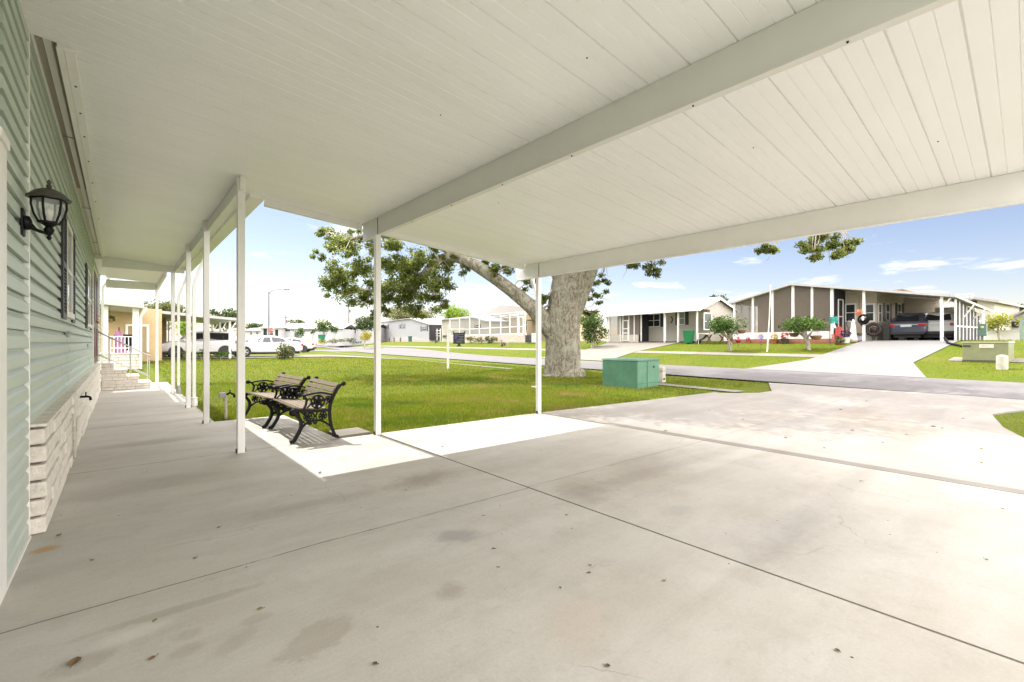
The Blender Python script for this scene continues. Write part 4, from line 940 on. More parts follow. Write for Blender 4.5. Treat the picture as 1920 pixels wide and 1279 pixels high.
# ------------------------------------------------------------------ houses across the street, built in (s, t, z): s away from the street, t along it
ZT = 1.39
def at_t(px, t):
    u = (px-960)/F; a = SY + CY*u; b = CY - SY*u
    d = t/(a*SA + b*CA); return d*(a*CA - b*SA), d
def pr(px0, px1, py0, py1, s):
    ta, da = at_s(px0, s); tb, db = at_s(px1, s); d = (da+db)/2
    return min(ta, tb), max(ta, tb), zat(py1, d), zat(py0, d)
def sthing(name, label, cat, s, t, z, group=None):
    x, y = xy(s, t); return thing(name, label, cat, (x, y, z), -AL, group)
BEIGE = mat('beige_siding', (.52, .46, .36), .6, var=.06, scale=3, wave=7)
CREAM = mat('cream_siding', (.46, .425, .355), .6, var=.05, scale=3, wave=7)
TAUPE = mat('taupe_wall', (.42, .34, .27), .7, var=.08, scale=2)
WSID = mat('white_siding', (.47, .47, .475), .55, var=.05, scale=3, wave=7)
ROOFW = mat('white_roof', (.43, .42, .405), .6, var=.08, scale=2)
ROOFG = mat('gray_shingle', (.40, .38, .35), .9, var=.25, scale=8, bump=.4, bscale=30)
WGL = glass_mat('dark_window', (.022, .028, .03), .06)
CURT = mat('window_curtain', (.20, .24, .20), .5)
BRICK = mat('red_brick', (.33, .13, .09), .85, var=.35, scale=14)
def win_s(parent, off, s, t0, t1, z0, z1, fr=.05, mid=True, shut=0, pane=None, name='window', cols=1):
    """window on a wall facing the street (its outer face at s)"""
    mb = MB(); e = .04
    mb.box(s-e, t0, z0, s+.01, t0+fr, z1).box(s-e, t1-fr, z0, s+.01, t1, z1).box(s-e, t0+fr, z0, s+.01, t1-fr, z0+fr).box(s-e, t0+fr, z1-fr, s+.01, t1-fr, z1)
    if mid: mb.box(s-e+.006, t0+fr, (z0+z1)/2-.02, s+.01, t1-fr, (z0+z1)/2+.02)
    for c in range(1, cols): tt = t0+(t1-t0)*c/cols; mb.box(s-e+.003, tt-.02, z0+fr, s+.01, tt+.02, z1-fr)
    w = mb.build(name, WHITE, parent, off=off)
    MB().box(s-.018, t0+fr, z0+fr, s+.008, t1-fr, z1-fr).build('pane', pane or WGL, w, off=(0, 0, 0) if False else off)
    if shut:
        for a, b in ((t0-shut-.02, t0-.02), (t1+.02, t1+shut+.02)): MB().box(s-.035, a, z0-.02, s+.008, b, z1+.02, ch=.008).build('shutter', SHUT, parent, off=off)
    return w
def win_t(parent, off, t, s0, s1, z0, z1, fr=.05, shut=0, pane=None, sgn=-1):
    """window on a wall whose outer face lies at t; sgn=-1 faces smaller t"""
    mb = MB(); a, b = sorted((t+sgn*.04, t-sgn*.01))
    mb.box(s0, a, z0, s0+fr, b, z1).box(s1-fr, a, z0, s1, b, z1).box(s0+fr, a, z0, s1-fr, b, z0+fr).box(s0+fr, a, z1-fr, s1-fr, b, z1).box(s0+fr, a+.005, (z0+z1)/2-.02, s1-fr, b-.005, (z0+z1)/2+.02)
    w = mb.build('window', WHITE, parent, off=off)
    a, b = sorted((t+sgn*.018, t-sgn*.008)); MB().box(s0+fr, a, z0+fr, s1-fr, b, z1-fr).build('pane', pane or WGL, w, off=off)
    if shut:
        for q0, q1 in ((s0-shut-.02, s0-.02), (s1+.02, s1+shut+.02)):
            a, b = sorted((t+sgn*.035, t-sgn*.008)); MB().box(q0, a, z0-.02, q1, b, z1+.02).build('shutter', SHUT, parent, off=off)
def gable(parent, off, pts, s0, s1, th, m, name='roof'):
    """roof sheet following (t, z) points, thickness th, from s0 to s1"""
    poly = list(pts) + [(t, z+th) for t, z in reversed(pts)]
    mb = MB(); n = len(pts)
    for i in range(n-1):
        q = [pts[i], pts[i+1], (pts[i+1][0], pts[i+1][1]+th), (pts[i][0], pts[i][1]+th)]; mb.prism(q, 'x', s0, s1)
    return mb.build(name, m, parent, off=off)
# --- D: big house with the screened porch and carport
s0 = 33.0; DO = (s0, 13.0, ZT); D = sthing('neighbour_house', 'wide beige house with a screened gable porch and a carport sheltering two cars', 'house', *DO)
tL, dL = at_s(1370, s0); tR, dR = at_s(1783, s0); tP, dP = at_s(1485, s0)
zL, zR, zP = zat(571, dL), zat(557, dR), zat(535, dP)
tW, dW = at_s(1560, s0)                                   # right end of the screened porch
zW = zP + (zR-zP)*(tP-tW)/(tP-tR)
tC, dC = at_s(1644, 34.7); gz0 = lambda t: zP + ((zR-zP)*(tP-t)/(tP-tR))
gable(D, DO, [(tL, zL), (tP, zP), (tC+.15, gz0(tC+.15))], s0-.25, s0+13, .13, ROOFW)
edge_t = lambda s: tR + 2.0*(s-s0+.25)/6.75
q_ = [(s0-.25, tR), (s0-.25, tC+.145), (s0+6.5, tC+.145), (s0+6.5, tR+2.0)]
MB().add([(s, t, gz0(t)) for s, t in q_] + [(s, t, gz0(t)+.13) for s, t in q_], [(0, 1, 2, 3), (7, 6, 5, 4)] + [(i, i+4, (i+1) % 4+4, (i+1) % 4) for i in range(4)]).build('carport_roof', ROOFW, D, off=DO)
MB().prism([(tR+1.95, ZT-.2), (tC-.01, ZT-.2), (tC-.01, gz0(tC)-.01), (tR+1.95, gz0(tR+1.95)-.01)], 'x', s0+6.3, s0+6.45).box(s0+5.3, tR+.1, ZT-.2, s0+5.45, tR+1.94, gz0(tR+1.95)-.6).build('carport_back_wall', BEIGE, D, off=DO)
sB = s0+3.2
gz = lambda t: zP + ((zR-zP)*(tP-t)/(tP-tR) if t < tP else (zL-zP)*(t-tP)/(tL-tP))
tq, _ = at_s(1582, 34.7)
MB().prism([(tL-.35, ZT-.3), (tW-.1, ZT-.3), (tW-.1, gz(tW)-.01), (tP, zP-.01), (tL-.35, gz(tL-.35)-.01)], 'x', sB, sB+.15).build('porch_wall', TAUPE, D, off=DO)
MB().box(s0+.1, tW, ZT-.05, sB, tL-.2, ZT+.12).build('porch_floor', M_SW, D, off=DO)
kz = zat(623, at_s(1450, s0)[1])
MB().box(s0, tW+.05, ZT-.3, s0+.08, tL-.18, kz).build('knee_wall', mat('pale_knee_wall', (.60, .57, .53), .6, wave=7), D, off=DO)
cols_ = [1377, 1411.7, 1448.5, 1487, 1522.7, 1560]
for i, px in enumerate(cols_):
    t, d = at_s(px, s0); w = .065 if i not in (3, 5) else .085
    MB().box(s0-.05, t-w, ZT-.2, s0+.05, t+w, gz(t)-.005).build('porch_post', WHITE, D, off=DO)
ts = [at_s(px, s0)[0] for px in cols_]
for a, b in zip(ts[:-1], ts[1:]):
    pl = [(b+.09, kz), (a-.09, kz), (a-.09, gz(a)-.06)] + ([(tP, zP-.05)] if b < tP < a else []) + [(b+.09, gz(b)-.06)]
    MB().add([(s0+.02, t, z) for t, z in pl], [tuple(range(len(pl)))]).build('screen_panel', SCREEN, D, off=DO)
for s_ in (s0+1.1, s0+2.2): MB().box(s_-.04, tL-.26, kz, s_+.04, tL-.18, gz(tL-.2)-.02).build('side_post', WHITE, D, off=DO)
MB().box(s0+.05, tL-.24, ZT-.3, sB, tL-.18, kz).build('side_knee_wall', MATS['pale_knee_wall'], D, off=DO)
MB().add([(s0+.05, tL-.2, kz), (sB, tL-.2, kz), (sB, tL-.2, gz(tL-.2)-.03), (s0+.05, tL-.2, gz(tL-.2)-.03)], [(0, 1, 2, 3)]).build('screen_panel', SCREEN, D, off=DO)
# dark screened door bay between porch and house wall
sd = [(s0+.05, 34.7)]
MB().box(s0+.1, tW-.10, ZT, 34.65, tW-.06, gz(tW)-.05).build('screen_door_bay', mat('black_screen', (.02, .018, .02), .7), D, off=DO)
dmb = MB(); a0, a1 = s0+.55, s0+1.3
for q in ((a0, a0+.06), (a1-.06, a1)): dmb.box(q[0], tW-.16, ZT+.05, q[1], tW-.11, ZT+2.7)
for z in (ZT+.05, ZT+.75, ZT+1.55, ZT+2.65): dmb.box(a0+.06, tW-.158, z, a1-.06, tW-.112, z+.07)
dmb.build('screen_door', WHITE, D, off=DO)
sF = 34.7; tC, dC = at_s(1644, sF)
MB().prism([(tC, ZT-.2), (tW-.11, ZT-.2), (tW-.11, gz(tW-.11)-.01), (tC, gz(tC)-.01)], 'x', sF, sF+.15).box(sF+.15, tC, ZT-.2, s0+13, tC+.145, gz(tC)-.01).build('wall', BEIGE, D, off=DO)
MB().box(s0+12.8, tC, ZT-.2, s0+13, tL-.2, zR-.05).build('rear_wall', TAUPE, D, off=DO)
for q in ((1584, 1606, 569, 604), (1621, 1641, 569, 604)): win_s(D, DO, sF, *pr(*q, sF), shut=0, fr=.09)
for q0, q1 in ((1646.5, 1652.5), (1660, 1667.5), (1682, 1689), (1697, 1701)):
    sa, da = at_t(q0, tC); sb, db = at_t(q1, tC)
    if sb > sa: win_t(D, DO, tC, sa, min(sb, sa+1.3), zat(604, da) if q0 < 1650 else zat(598, da)-.1, zat(569, da), shut=.3 if q0 > 1650 else 0)
for px, s_ in ((1620, s0), (1766, s0)):
    t, d = at_s(px, s_); MB().box(s_-.06, t-.06, ZT-.05, s_+.06, t+.06, gz(t)-.01).build('carport_post', WHITE, D, off=DO)
tp_, _ = at_s(1766, s0)
MB().bar([(s0-.02, tp_-.02, ZT+1.75), (s0-.02, tR-.0, gz(tR)-.05)], .07, .07, Vector((1, 0, 0))).build('brace', WHITE, D, off=DO)
# screened room on the carport's right side under a lower lean-to roof
tS = tR - .12
zA, zB_ = zR-.02, zat(586, at_t(1826, tS)[1])
sE = s0+5.2
MB().add([(s0-.25, tR-.01, zR+.0), (sE, edge_t(sE)-.01, gz0(edge_t(sE))), (sE, tS-.55, zB_+.0), (s0-.25, tS-.12, zR-.03)] + [(s0-.25, tR-.01, zR+.12), (sE, edge_t(sE)-.01, gz0(edge_t(sE))+.12), (sE, tS-.55, zB_+.12), (s0-.25, tS-.12, zR+.09)],
    [(0, 1, 2, 3), (7, 6, 5, 4), (0, 4, 5, 1), (1, 5, 6, 2), (2, 6, 7, 3), (3, 7, 4, 0)]).build('side_roof', ROOFW, D, off=DO)
zs = lambda s: zR-.08 + (zB_-zR)*(s-s0)/(sE-s0)
for i in range(8):
    s_ = s0+.25+i*.68
    MB().box(s_-.035, tS-.035, ZT-.1, s_+.035, tS+.035, zs(s_)).build('side_post', WHITE, D, off=DO)
    if i < 7: MB().add([(s_, tS, ZT-.05), (s_+.68, tS, ZT-.05), (s_+.68, tS, zs(s_+.68)), (s_, tS, zs(s_))], [(0, 1, 2, 3)]).build('screen_panel', screen_mat('black_side_screen', (.03, .03, .035), .9) if 'black_side_screen' not in MATS else MATS['black_side_screen'], D, off=DO)
MB().box(s0+.25, tS-.03, ZT+.75, sE, tS+.03, ZT+.82).build('side_rail', WHITE, D, off=DO)
for s_ in (s0+1.6, s0+3.6): MB().bar([(s_, tS-.05, ZT+1.3), (s_, tS-.5, zs(s_)+.0)], .06, .06, Vector((1, 0, 0))).build('brace', WHITE, D, off=DO)
MB().box(sE+.0, tS-.05, ZT-.2, sE+.8, tS+2.4, zB_+.0).build('storage_room', CREAM, D, off=DO)
MB().box(s0+1.2, tq-.5, ZT-.1, s0+1.35, tL-.3, ZT+.0).box(s0-.75, tq-1.0, ZT-.12, s0-.55, tL-.1, ZT+.14).build('brick_edging', BRICK, D, off=DO)
# --- C: cream house with front porch
sc = 32.2; tCr, dCr = at_s(1309, sc); tCl, dCl = at_s(1136, sc)
CO = (sc, (tCr+tCl)/2, ZT); H = sthing('neighbour_house', 'low cream house with white eaves, black shutters and a screened front porch', 'house', *CO)
ze = 4.03; sb_ = sc+5.2
MB().prism([(sc+1.6, ZT-.3), (sb_, ZT-.3), (sb_, ze-.05), (sc+2.6, 4.92), (sc, ze-.03), (sc+1.6, ze-.06)], 'y', tCr, tCr+.15).build('gable_wall', CREAM, H, off=CO)
MB().box(sc+1.6, tCr+.15, ZT-.3, sc+1.75, tCl, ze).build('front_wall', CREAM, H, off=CO)
MB().box(sb_-.15, tCr+.15, ZT-.3, sb_, tCl, ze).box(sc+1.75, tCl-.15, ZT-.3, sb_-.15, tCl, ze).build('rear_wall', CREAM, H, off=CO)
mb = MB()
for q in ([(sc-.35, ze-.12), (sc+2.6, 4.98), (sc+2.6, 5.08), (sc-.35, ze+.02)], [(sc+2.6, 4.98), (sb_+.35, ze-.12), (sb_+.35, ze), (sc+2.6, 5.08)]): mb.prism(q, 'y', tCr-.3, tCl+.35)
mb.build('roof', mat('pale_roof', (.36, .355, .35), .7, var=.1, scale=3), H, off=CO)
MB().box(sc-.42, tCr-.3, ze-.22, sc-.36, tCl+.35, ze+.03).prism([(sc-.35, ze-.26), (sc-.35, ze-.12), (sc+2.6, 4.97), (sc+2.6, 4.83)], 'y', tCr-.32, tCr-.27).prism([(sb_+.35, ze-.26), (sb_+.35, ze-.12), (sc+2.6, 4.97), (sc+2.6, 4.83)], 'y', tCr-.32, tCr-.27).build('fascia', WHITE, H, off=CO)
for px in (1139.5, 1246, 1271.5, 1307):
    t, d = at_s(px, sc); MB().box(sc-.05, t-.06, ZT-.1, sc+.05, t+.06, ze-.1).build('porch_post', WHITE, H, off=CO)
for px in (1139.5, 1248):
    t, d = at_s(px, sc-.1); MB().bar([(sc-.38, t, ze-.2), (sc-.12, t, ze-.5), (sc-.12, t, ZT+.15), (sc-.25, t, ZT+.03)], .07, .06).build('downspout', WHITE, H, off=CO)
t0, t1, z0, z1 = pr(1210, 1243, 589, 613, sc+1.6); win_s(H, CO, sc+1.6, t0+.3, t1-.3, z0, z1, shut=.4, cols=2)
t0, t1, z0, z1 = pr(1268, 1290, 585, 609, sc+1.6); win_s(H, CO, sc+1.6, t0+.3, t1-.3, z0, z1, shut=.35, pane=CURT)
ta, _ = at_s(1202, sc+.5); tb, _ = at_s(1143, sc+.5)
MB().box(sc+.1, ta, ZT-.1, sc+.18, tb, ZT+.62).build('knee_wall', CREAM, H, off=CO)
dd_ = [at_s(px, sc+.1)[0] for px in (1202, 1189, 1179, 1168, 1163, 1143)]
for t in dd_: MB().box(sc+.08, t-.04, ZT, sc+.17, t+.04, ze-.1).build('screen_post', WHITE, H, off=CO)
for a, b in zip(dd_[:-1], dd_[1:]): MB().add([(sc+.13, a, ZT+.62), (sc+.13, b, ZT+.62), (sc+.13, b, ze-.1), (sc+.13, a, ze-.1)], [(0, 1, 2, 3)]).build('screen_panel', SCREEN, H, off=CO)
MB().box(sc+.3, ta, ZT, sc+1.55, ta+.05, ze-.1).build('porch_end', mat('black_screen', (.02, .018, .02), .7), H, off=CO)
t0, t1 = dd_[2], dd_[3]; mb = MB()
for a, b in ((t0, t0+.08), (t1-.08, t1)): mb.box(sc+.02, a, ZT+.05, sc+.07, b, ZT+2.0)
for z in (.05, .75, 1.15, 1.92): mb.box(sc+.022, t0+.08, ZT+z, sc+.068, t1-.08, ZT+z+.08)
mb.build('screen_door', WHITE, H, off=CO)
for q0, q1 in ((1319, 1334),):
    sa, da = at_t(q0, tCr); sb2, db = at_t(q1, tCr)
    win_t(H, CO, tCr, sa, sb2, zat(619, da), zat(586, da), pane=GRAYGLASS, fr=.09)
t0, t1, z0, z1 = pr(1255, 1263, 594, 605, sc+1.6); MB().tube([(sc+1.55, (t0+t1)/2-.12*math.cos(a), (z0+z1)/2+ (z1-z0)/2*math.sin(a)) for a in np.linspace(-2.2, 2.2, 9)], .04, 6).build('wall_ornament', SHUT, H, off=CO)
# --- E: house with the pool screen
se = 32.5
def spx(px, s): return at_s(px, s)[0]
tE0, tE1 = spx(985, se), spx(843, se); EO = (se, (tE0+tE1)/2, ZT)
E = sthing('pool_house', 'tan house behind a tall white-framed pool screen on a pale stone base', 'house', *EO)
dE = at_s(915, se)[1]; zt_ = zat(588, at_s(938, se)[1]); kz_ = zat(628, dE)
MB().box(se, tE0, ZT-1.0, se+.25, tE1, kz_).build('stone_base', mat('pink_stone', (.60, .50, .43), .9, var=.3, scale=2.5, bump=.5, bscale=6), E, off=EO)
pxs = [843, 861, 880, 898, 918, 938, 955, 970, 984]
for px in pxs:
    t = spx(px, se); MB().box(se+.02, t-.06, kz_, se+.14, t+.06, zt_).build('frame_post', WHITE, E, off=EO)
mb = MB()
for z in (zt_-.1, (kz_*.68+zt_*.32), kz_): mb.box(se+.03, tE0, z, se+.13, tE1, z+.1)
for px in pxs: t = spx(px, se); mb.box(se+.13, t-.05, zt_-.1, se+6, t+.05, zt_)
mb.box(se+3, tE0, zt_-.11, se+3.1, tE1, zt_-.01); mb.box(se+5.9, tE0, zt_-.11, se+6, tE1, zt_-.01)
mb.build('frame_rail', WHITE, E, off=EO)
MB().add([(se+.07, tE0, kz_), (se+.07, tE1, kz_), (se+.07, tE1, zt_), (se+.07, tE0, zt_), (se+6, tE1, zt_), (se+6, tE0, zt_)], [(0, 1, 2, 3), (3, 2, 4, 5)]).build('screen_mesh', SCREENL, E, off=EO)
mb = MB(); ta, tb = spx(957, se), spx(973, se); da_ = at_s(965, se)[1]
mb.box(se-.03, spx(973.5, se), kz_-.2, se+.02, spx(974, se)+.18, zat(596, da_)).box(se-.03, spx(982, se), kz_-.2, se+.02, spx(982, se)+.18, zat(596, da_)).box(se-.03, spx(982, se), zat(596, da_), se+.02, spx(973.5, se), zat(594, da_)).box(se-.03, spx(982, se), kz_-.2, se+.02, spx(973.5, se), kz_+.1)
mb.build('screen_door', WHITE, E, off=EO)
sw_ = se+6.2; tA, tB = spx(1010, sw_), spx(950, sw_); tm = spx(948, sw_)
TAN = mat('tan_stucco', (.50, .40, .28), .8, var=.1, scale=1)
MB().box(sw_, tA-3, ZT-.2, sw_+9, tB, zat(592, at_s(960, sw_)[1])).build('wall', TAN, E, off=EO)
rz_ = zat(590, at_s(930, sw_)[1]); pk = zat(575, at_s(947, sw_)[1])
MB().prism([(tA-3.5, rz_), (spx(880, sw_), rz_), (spx(948, sw_), pk+.25)], 'x', sw_-.6, sw_+9).build('roof', ROOFG, E, off=EO)
MB().box(sw_+2, spx(953, sw_), ZT, sw_+2.2, spx(884, sw_), rz_).build('lanai_wall', mat('lanai_gray', (.20, .22, .21), .7, var=.5, scale=1.2), E, off=EO)
win_s(E, EO, sw_, spx(989, sw_), spx(983, sw_), zat(620, dE), zat(595, dE))
MB().prism([(spx(1012, se+4), zat(596, 58)), (spx(974, se+4), zat(596, 58)), (spx(992, se+4), zat(574, 58))], 'x', se+3.5, se+9).build('porch_gable', TAN, E, off=EO)
acx, acd = at_s(994, se-.2)
for px, m_, lb, nm, ct, hh in ((992, mat('ac_black', (.03, .03, .03), .5), 'dark condenser unit by the pool screen door, just left of the front carport post', 'air_conditioner', 'air conditioner', .9), (1004, mat('ac_gray', (.55, .56, .56), .5), 'pale grey unit beside the dark condenser, mostly behind the front carport post', 'air_conditioner', 'air conditioner', 1.1)):
    t, d = at_s(px, se-.6); o = sthing(nm, lb, ct, se-.6, t, ZT-.1)
    MB().box(-.35, -.35, 0, .35, .35, hh, ch=.03).build('casing', m_, o); MB().lathe([(.30, hh), (.30, hh+.03), (.05, hh+.05)], 16).build('fan_guard', DARK, o)
# --- F: white house with black shutters, and G: cream house between
def simple_house(name, label, s, pxl, pxr, y_eave, y_peak, pxpk, wallm, roofm, depth_, ybase=None, over=.35, zb=None):
    tl_, dl = at_s(pxl, s); tr_, dr_ = at_s(pxr, s); tm_, dm = at_s(pxpk, s); b0 = ZT if zb is None else zb
    o = sthing(name, label, 'house', s, (tl_+tr_)/2, b0); of = (s, (tl_+tr_)/2, b0)
    zl, zr, zp = zat(y_eave[0], dl), zat(y_eave[1], dr_), zat(y_peak, dm)
    MB().prism([(tr_, b0-.6), (tl_, b0-.6), (tl_, zl), (tm_, zp), (tr_, zr)], 'x', s, s+depth_).build('wall', wallm, o, off=of)
    k1 = (zp-zl)/(tm_-tl_+1e-6); k2 = (zp-zr)/(tm_-tr_+1e-6)
    gable(o, of, [(tl_+over, zl+k1*over+.02), (tm_, zp+.02), (tr_-over, zr-k2*over+.02)], s-.4, s+depth_+.4, .18, roofm)
    return o, of
sf = 36.0
Fh, FO = simple_house('white_house', 'white gabled house with black shuttered windows beyond the middle carport post', sf, 690, 806, (608, 609), 598, 771, WSID, ROOFG, 12)
for q in ((722, 727.5, 609, 617), (749, 752.5, 607, 617), (756, 759, 607, 617), (791, 800, 611, 621)):
    t0, t1, z0, z1 = pr(*q, sf); win_s(Fh, FO, sf, t0, t1, z0, z1, shut=.6 if q[0] in (722, 791) else .25, pane=GRAYGLASS, fr=.08)
MB().box(sf-.06, spx(806, sf), ZT-.4, sf-.005, spx(690, sf), ZT+.45).build('skirting', mat('pink_skirt', (.55, .45, .40), .8, var=.2, scale=2), Fh, off=FO)
MB().box(sf-.03, spx(808, sf), ZT+.4, sf+6, spx(805, sf), zat(609, at_s(806, sf)[1])).build('entry_bay', mat('black_screen', (.02, .018, .02), .7), Fh, off=FO)
mb = MB()
for px in (809, 814, 819, 825): t = spx(px, sf+1); mb.box(sf+1, t-.05, ZT, sf+1.1, t+.05, zat(611, 75))
for y in (616, 622, 628): mb.box(sf+1, spx(825, sf+1), zat(y, 75), sf+1.08, spx(808, sf+1), zat(y, 75)+.1)
mb.build('porch_frame', WHITE, Fh, off=FO)
Gh, GO = simple_house('cream_house', 'cream house with a white roof between the white house and the pool screen', 34.5, 828, 912, (601, 603), 595, 885, CREAM, ROOFW, 14)
t0, t1, z0, z1 = pr(892, 900, 608, 617, 34.5); win_s(Gh, GO, 34.5, t0, t1, z0, z1, shut=.3)
# --- H: tall beige house and others at the far right
sh = 52.0
Hh, HO2 = simple_house('tall_house', 'tall plain beige house rising behind the carport screen wall', sh, 1795, 1864, (565, 567), 562, 1830, mat('plain_beige', (.55, .50, .42), .7, var=.05, scale=1), ROOFG, 9)
t0, t1, z0, z1 = pr(1812, 1832, 562, 575, sh); MB().box(sh-.05, t0, z0-.2, sh-.005, t1, z1-.1).build('upper_screen', mat('black_screen', (.02, .018, .02), .7), Hh, off=HO2)
t0, t1, z0, z1 = pr(1820, 1864, 619, 637, sh); MB().box(sh-.06, t0, z0, sh-.006, t1, z1-.35).build('white_base', WHITE, Hh, off=HO2); MB().box(sh-.06, t0, z1-.3, sh-.006, t1, z1).build('dark_band', DARK, Hh, off=HO2)
MB().bar([(sh-.1, spx(1822, sh), zat(583, 42)), (sh-.1, spx(1812, sh), zat(563, 42))], .1, .1, Vector((1, 0, 0))).bar([(sh-.1, spx(1814, sh), zat(581, 42)), (sh-.1, spx(1826, sh), zat(563, 42))], .12, .12, Vector((1, 0, 0))).build('brace', WHITE, Hh, off=HO2)
Jh, JO = simple_house('garage_house', 'grey roofed house with a dark open garage at the right edge', 58, 1890, 1960, (601, 601), 583, 1925, mat('plain_gray', (.42, .42, .42), .7), ROOFG, 10)
t0, t1, z0, z1 = pr(1896, 1910, 603, 614, 58); MB().box(57.9, t0, z0, 57.995, t1, z1).build('garage_opening', DARK, Jh, off=JO)  # dark panel painting the shade inside the open garage
wf = sthing('low_wall', 'long low white wall behind the yellow green tree', 'wall', 50, spx(1890, 50), ZT)
MB().box(0, -3.2, 0, .15, 3.2, .75).build('panel', WHITE, wf); MB().box(-.03, -3.2, .753, .18, 3.2, .82).build('cap', TRIM, wf)
Kh, KO = simple_house('brown_roof_house', 'brown ridge of a house peeking over the white carport roof', 60, 1640, 1725, (553, 553), 545.5, 1695, BEIGE, mat('brown_roof', (.30, .22, .17), .8, var=.2, scale=5), 10)
# --- far left rows
Ih, IO = None, None
def xhouse(name, label, pxl, pxr, d, yb, ye, yp, wallm, roofm, dep=9, screen=None):
    """house parallel to the picture's far street: its long front faces the camera street"""
    a, b = P(pxl, yb, d), P(pxr, yb, d); z = hz((a.x+b.x)/2, (a.y+b.y)/2)
    ang = math.atan2(b.y-a.y, b.x-a.x); L_ = (b-a).length
    o = thing(name, label, 'house', (a.x, a.y, 0), ang); k = d/F
    ze_, zp_ = CH-(ye-HY)*k, CH-(yp-HY)*k; z0 = min(z, CH-(yb-HY)*k)-.3
    MB().box(0, 0, z0, L_, dep, ze_).build('wall', wallm, o)
    mb = MB(); mb.prism([(-.4, ze_), (dep/2, zp_), (dep/2, zp_+.15), (-.4, ze_+.2)], 'x', -.4, L_+.4); mb.prism([(dep+.4, ze_), (dep/2, zp_), (dep/2, zp_+.15), (dep+.4, ze_+.2)], 'x', -.4, L_+.4)
    mb.build('roof', roofm, o)
    def win(p0, p1, y0, y1, m_=WGL):
        u0, u1 = (p0-pxl)/(pxr-pxl)*L_, (p1-pxl)/(pxr-pxl)*L_; za, zb2 = CH-(y1-HY)*k, CH-(y0-HY)*k
        w = MB().box(u0-.06, -.05, za-.06, u1+.06, -.005, zb2+.06).build('window', WHITE, o); MB().box(u0, -.07, za, u1, -.051, zb2).build('pane', m_, w)
    return o, win
o, win = xhouse('white_roof_house', 'long low house with a white roof and dark window band beyond the street bed', 528, 642, 100, 643, 617, 607, WSID, ROOFW)
win(531, 545, 618, 621.5); win(547, 552, 618, 621.5); win(570, 582, 617.5, 622); win(590, 600, 618, 622); win(604, 616, 618, 623); win(620, 632, 618, 623); win(552, 566, 624, 639, mat('shade_gray', (.14, .14, .14), .7))
o, win = xhouse('white_carport_house', 'small white house with dark carport openings behind the red stop sign', 489, 527, 98, 643, 616, 611, WSID, ROOFW)
win(494, 501, 615, 633, DARK); win(507, 512, 617, 633, DARK); win(516, 522, 618, 633, DARK)  # dark panels paint the shade inside the carport openings
o, win = xhouse('white_gable_house', 'pale house at the left end of the far row, right of the third carport post', 458, 489, 105, 643, 621, 615, WSID, ROOFG)
win(469, 473, 620, 628); win(480, 485, 619, 627)
o, win = xhouse('grey_house', 'pale grey house behind the feathery tree of the street bed', 636, 705, 108, 642, 613, 607, WSID, ROOFG)
for a in (648, 657, 664): win(a, a+3.5, 614, 625)
# --- B: the neighbour on our own side, beyond the steps
BX = thing('porch_house', 'tan neighbouring house with a raised white-railed porch on cream stone and a carport roof', 'house', (.2, 26.3, 0)); BO = (.2, 26.3, 0)
TANW = mat('tan_wall', (.46, .34, .18), .7, var=.08, scale=2, wave=7)
bp = lambda mb, n, m, **k: mb.build(n, m, BX, off=BO, **k)
def X_at(px, y):          # world x where the pixel column meets the plane y
    u = (px-960)/F; d = y/(CY-SY*u); return (SY+CY*u)*d, d
xl, d_l = X_at(196, 26.3); xr, d_r = X_at(262, 26.3); pz = zat(665, d_l)
mb = MB(); random.seed(3)
for r_ in range(6):
    z = -.05+r_*(pz+.05)/6; x = xl-.4
    while x < xr: e = min(x+random.uniform(.3, .6), xr); mb.box(x+.004, 26.3+random.uniform(0, .012), z, e-.004, 26.5, z+(pz+.05)/6-.01, ch=.01); x = e
bp(mb, 'stone_base', STONE); bp(MB().box(xl-.4, 26.34, -.1, xr-.02, 33, pz-.01), 'porch_core', MORTAR); bp(MB().box(xl-.4, 26.27, pz, xr+.03, 33, pz+.05), 'porch_floor', TREAD)
rl = MB(); rt = zat(631, d_l)
for z in (rt, pz+.28): rl.box(X_at(199, 26.35)[0], 26.33, z-.02, X_at(249, 26.35)[0], 26.37, z+.02)
for px in np.linspace(200, 248, 8): x = X_at(px, 26.35)[0]; rl.box(x-.015, 26.335, pz+.05, x+.015, 26.365, rt-.02)
bp(rl, 'railing', WHITE)
x = X_at(254.5, 26.4)[0]; bp(MB().box(x-.11, 26.3, pz+.05, x+.11, 26.52, 2.85), 'porch_column', WHITE)
x = X_at(200, 26.4)[0]; bp(MB().box(x-.12, 26.3, pz+.05, x+.05, 26.5, 2.9), 'porch_column', WHITE)
bp(MB().prism([(xl-.8, 2.98), (X_at(269, 26)[0], 2.82), (X_at(269, 26)[0], 3.0), (xl-.8, 3.16)], 'y', 25.9, 33), 'porch_roof', ROOFW)
x = X_at(264, 26.2)[0]; bp(MB().bar([(x+.2, 26.1, 2.85), (x+.15, 26.1, 2.75), (x, 26.1, 2.45), (x, 26.1, .12)], .07, .08), 'downspout', WHITE)
WY = 31.0
xa, da = X_at(190, WY); xb, db = X_at(310, WY)
bp(MB().box(xa-3, WY, -.1, X_at(277, WY)[0]+.6, WY+.2, 3.1), 'wall', TANW)
xd0, xd1 = X_at(240, WY)[0], X_at(275, WY)[0]
f_ = bp(MB().box(xd0-.1, WY-.05, pz, xd0, WY-.005, zat(607, da)).box(xd1, WY-.05, pz, xd1+.1, WY-.005, zat(607, da)).box(xd0, WY-.05, zat(607, da)-.1, xd1, WY-.005, zat(607, da)), 'door_frame', TRIM)
MB().box(xd0, WY-.03, pz, xd1, WY-.006, zat(607, da)-.1).build('door', mat('tan_door', (.30, .23, .13), .6), f_, off=BO)
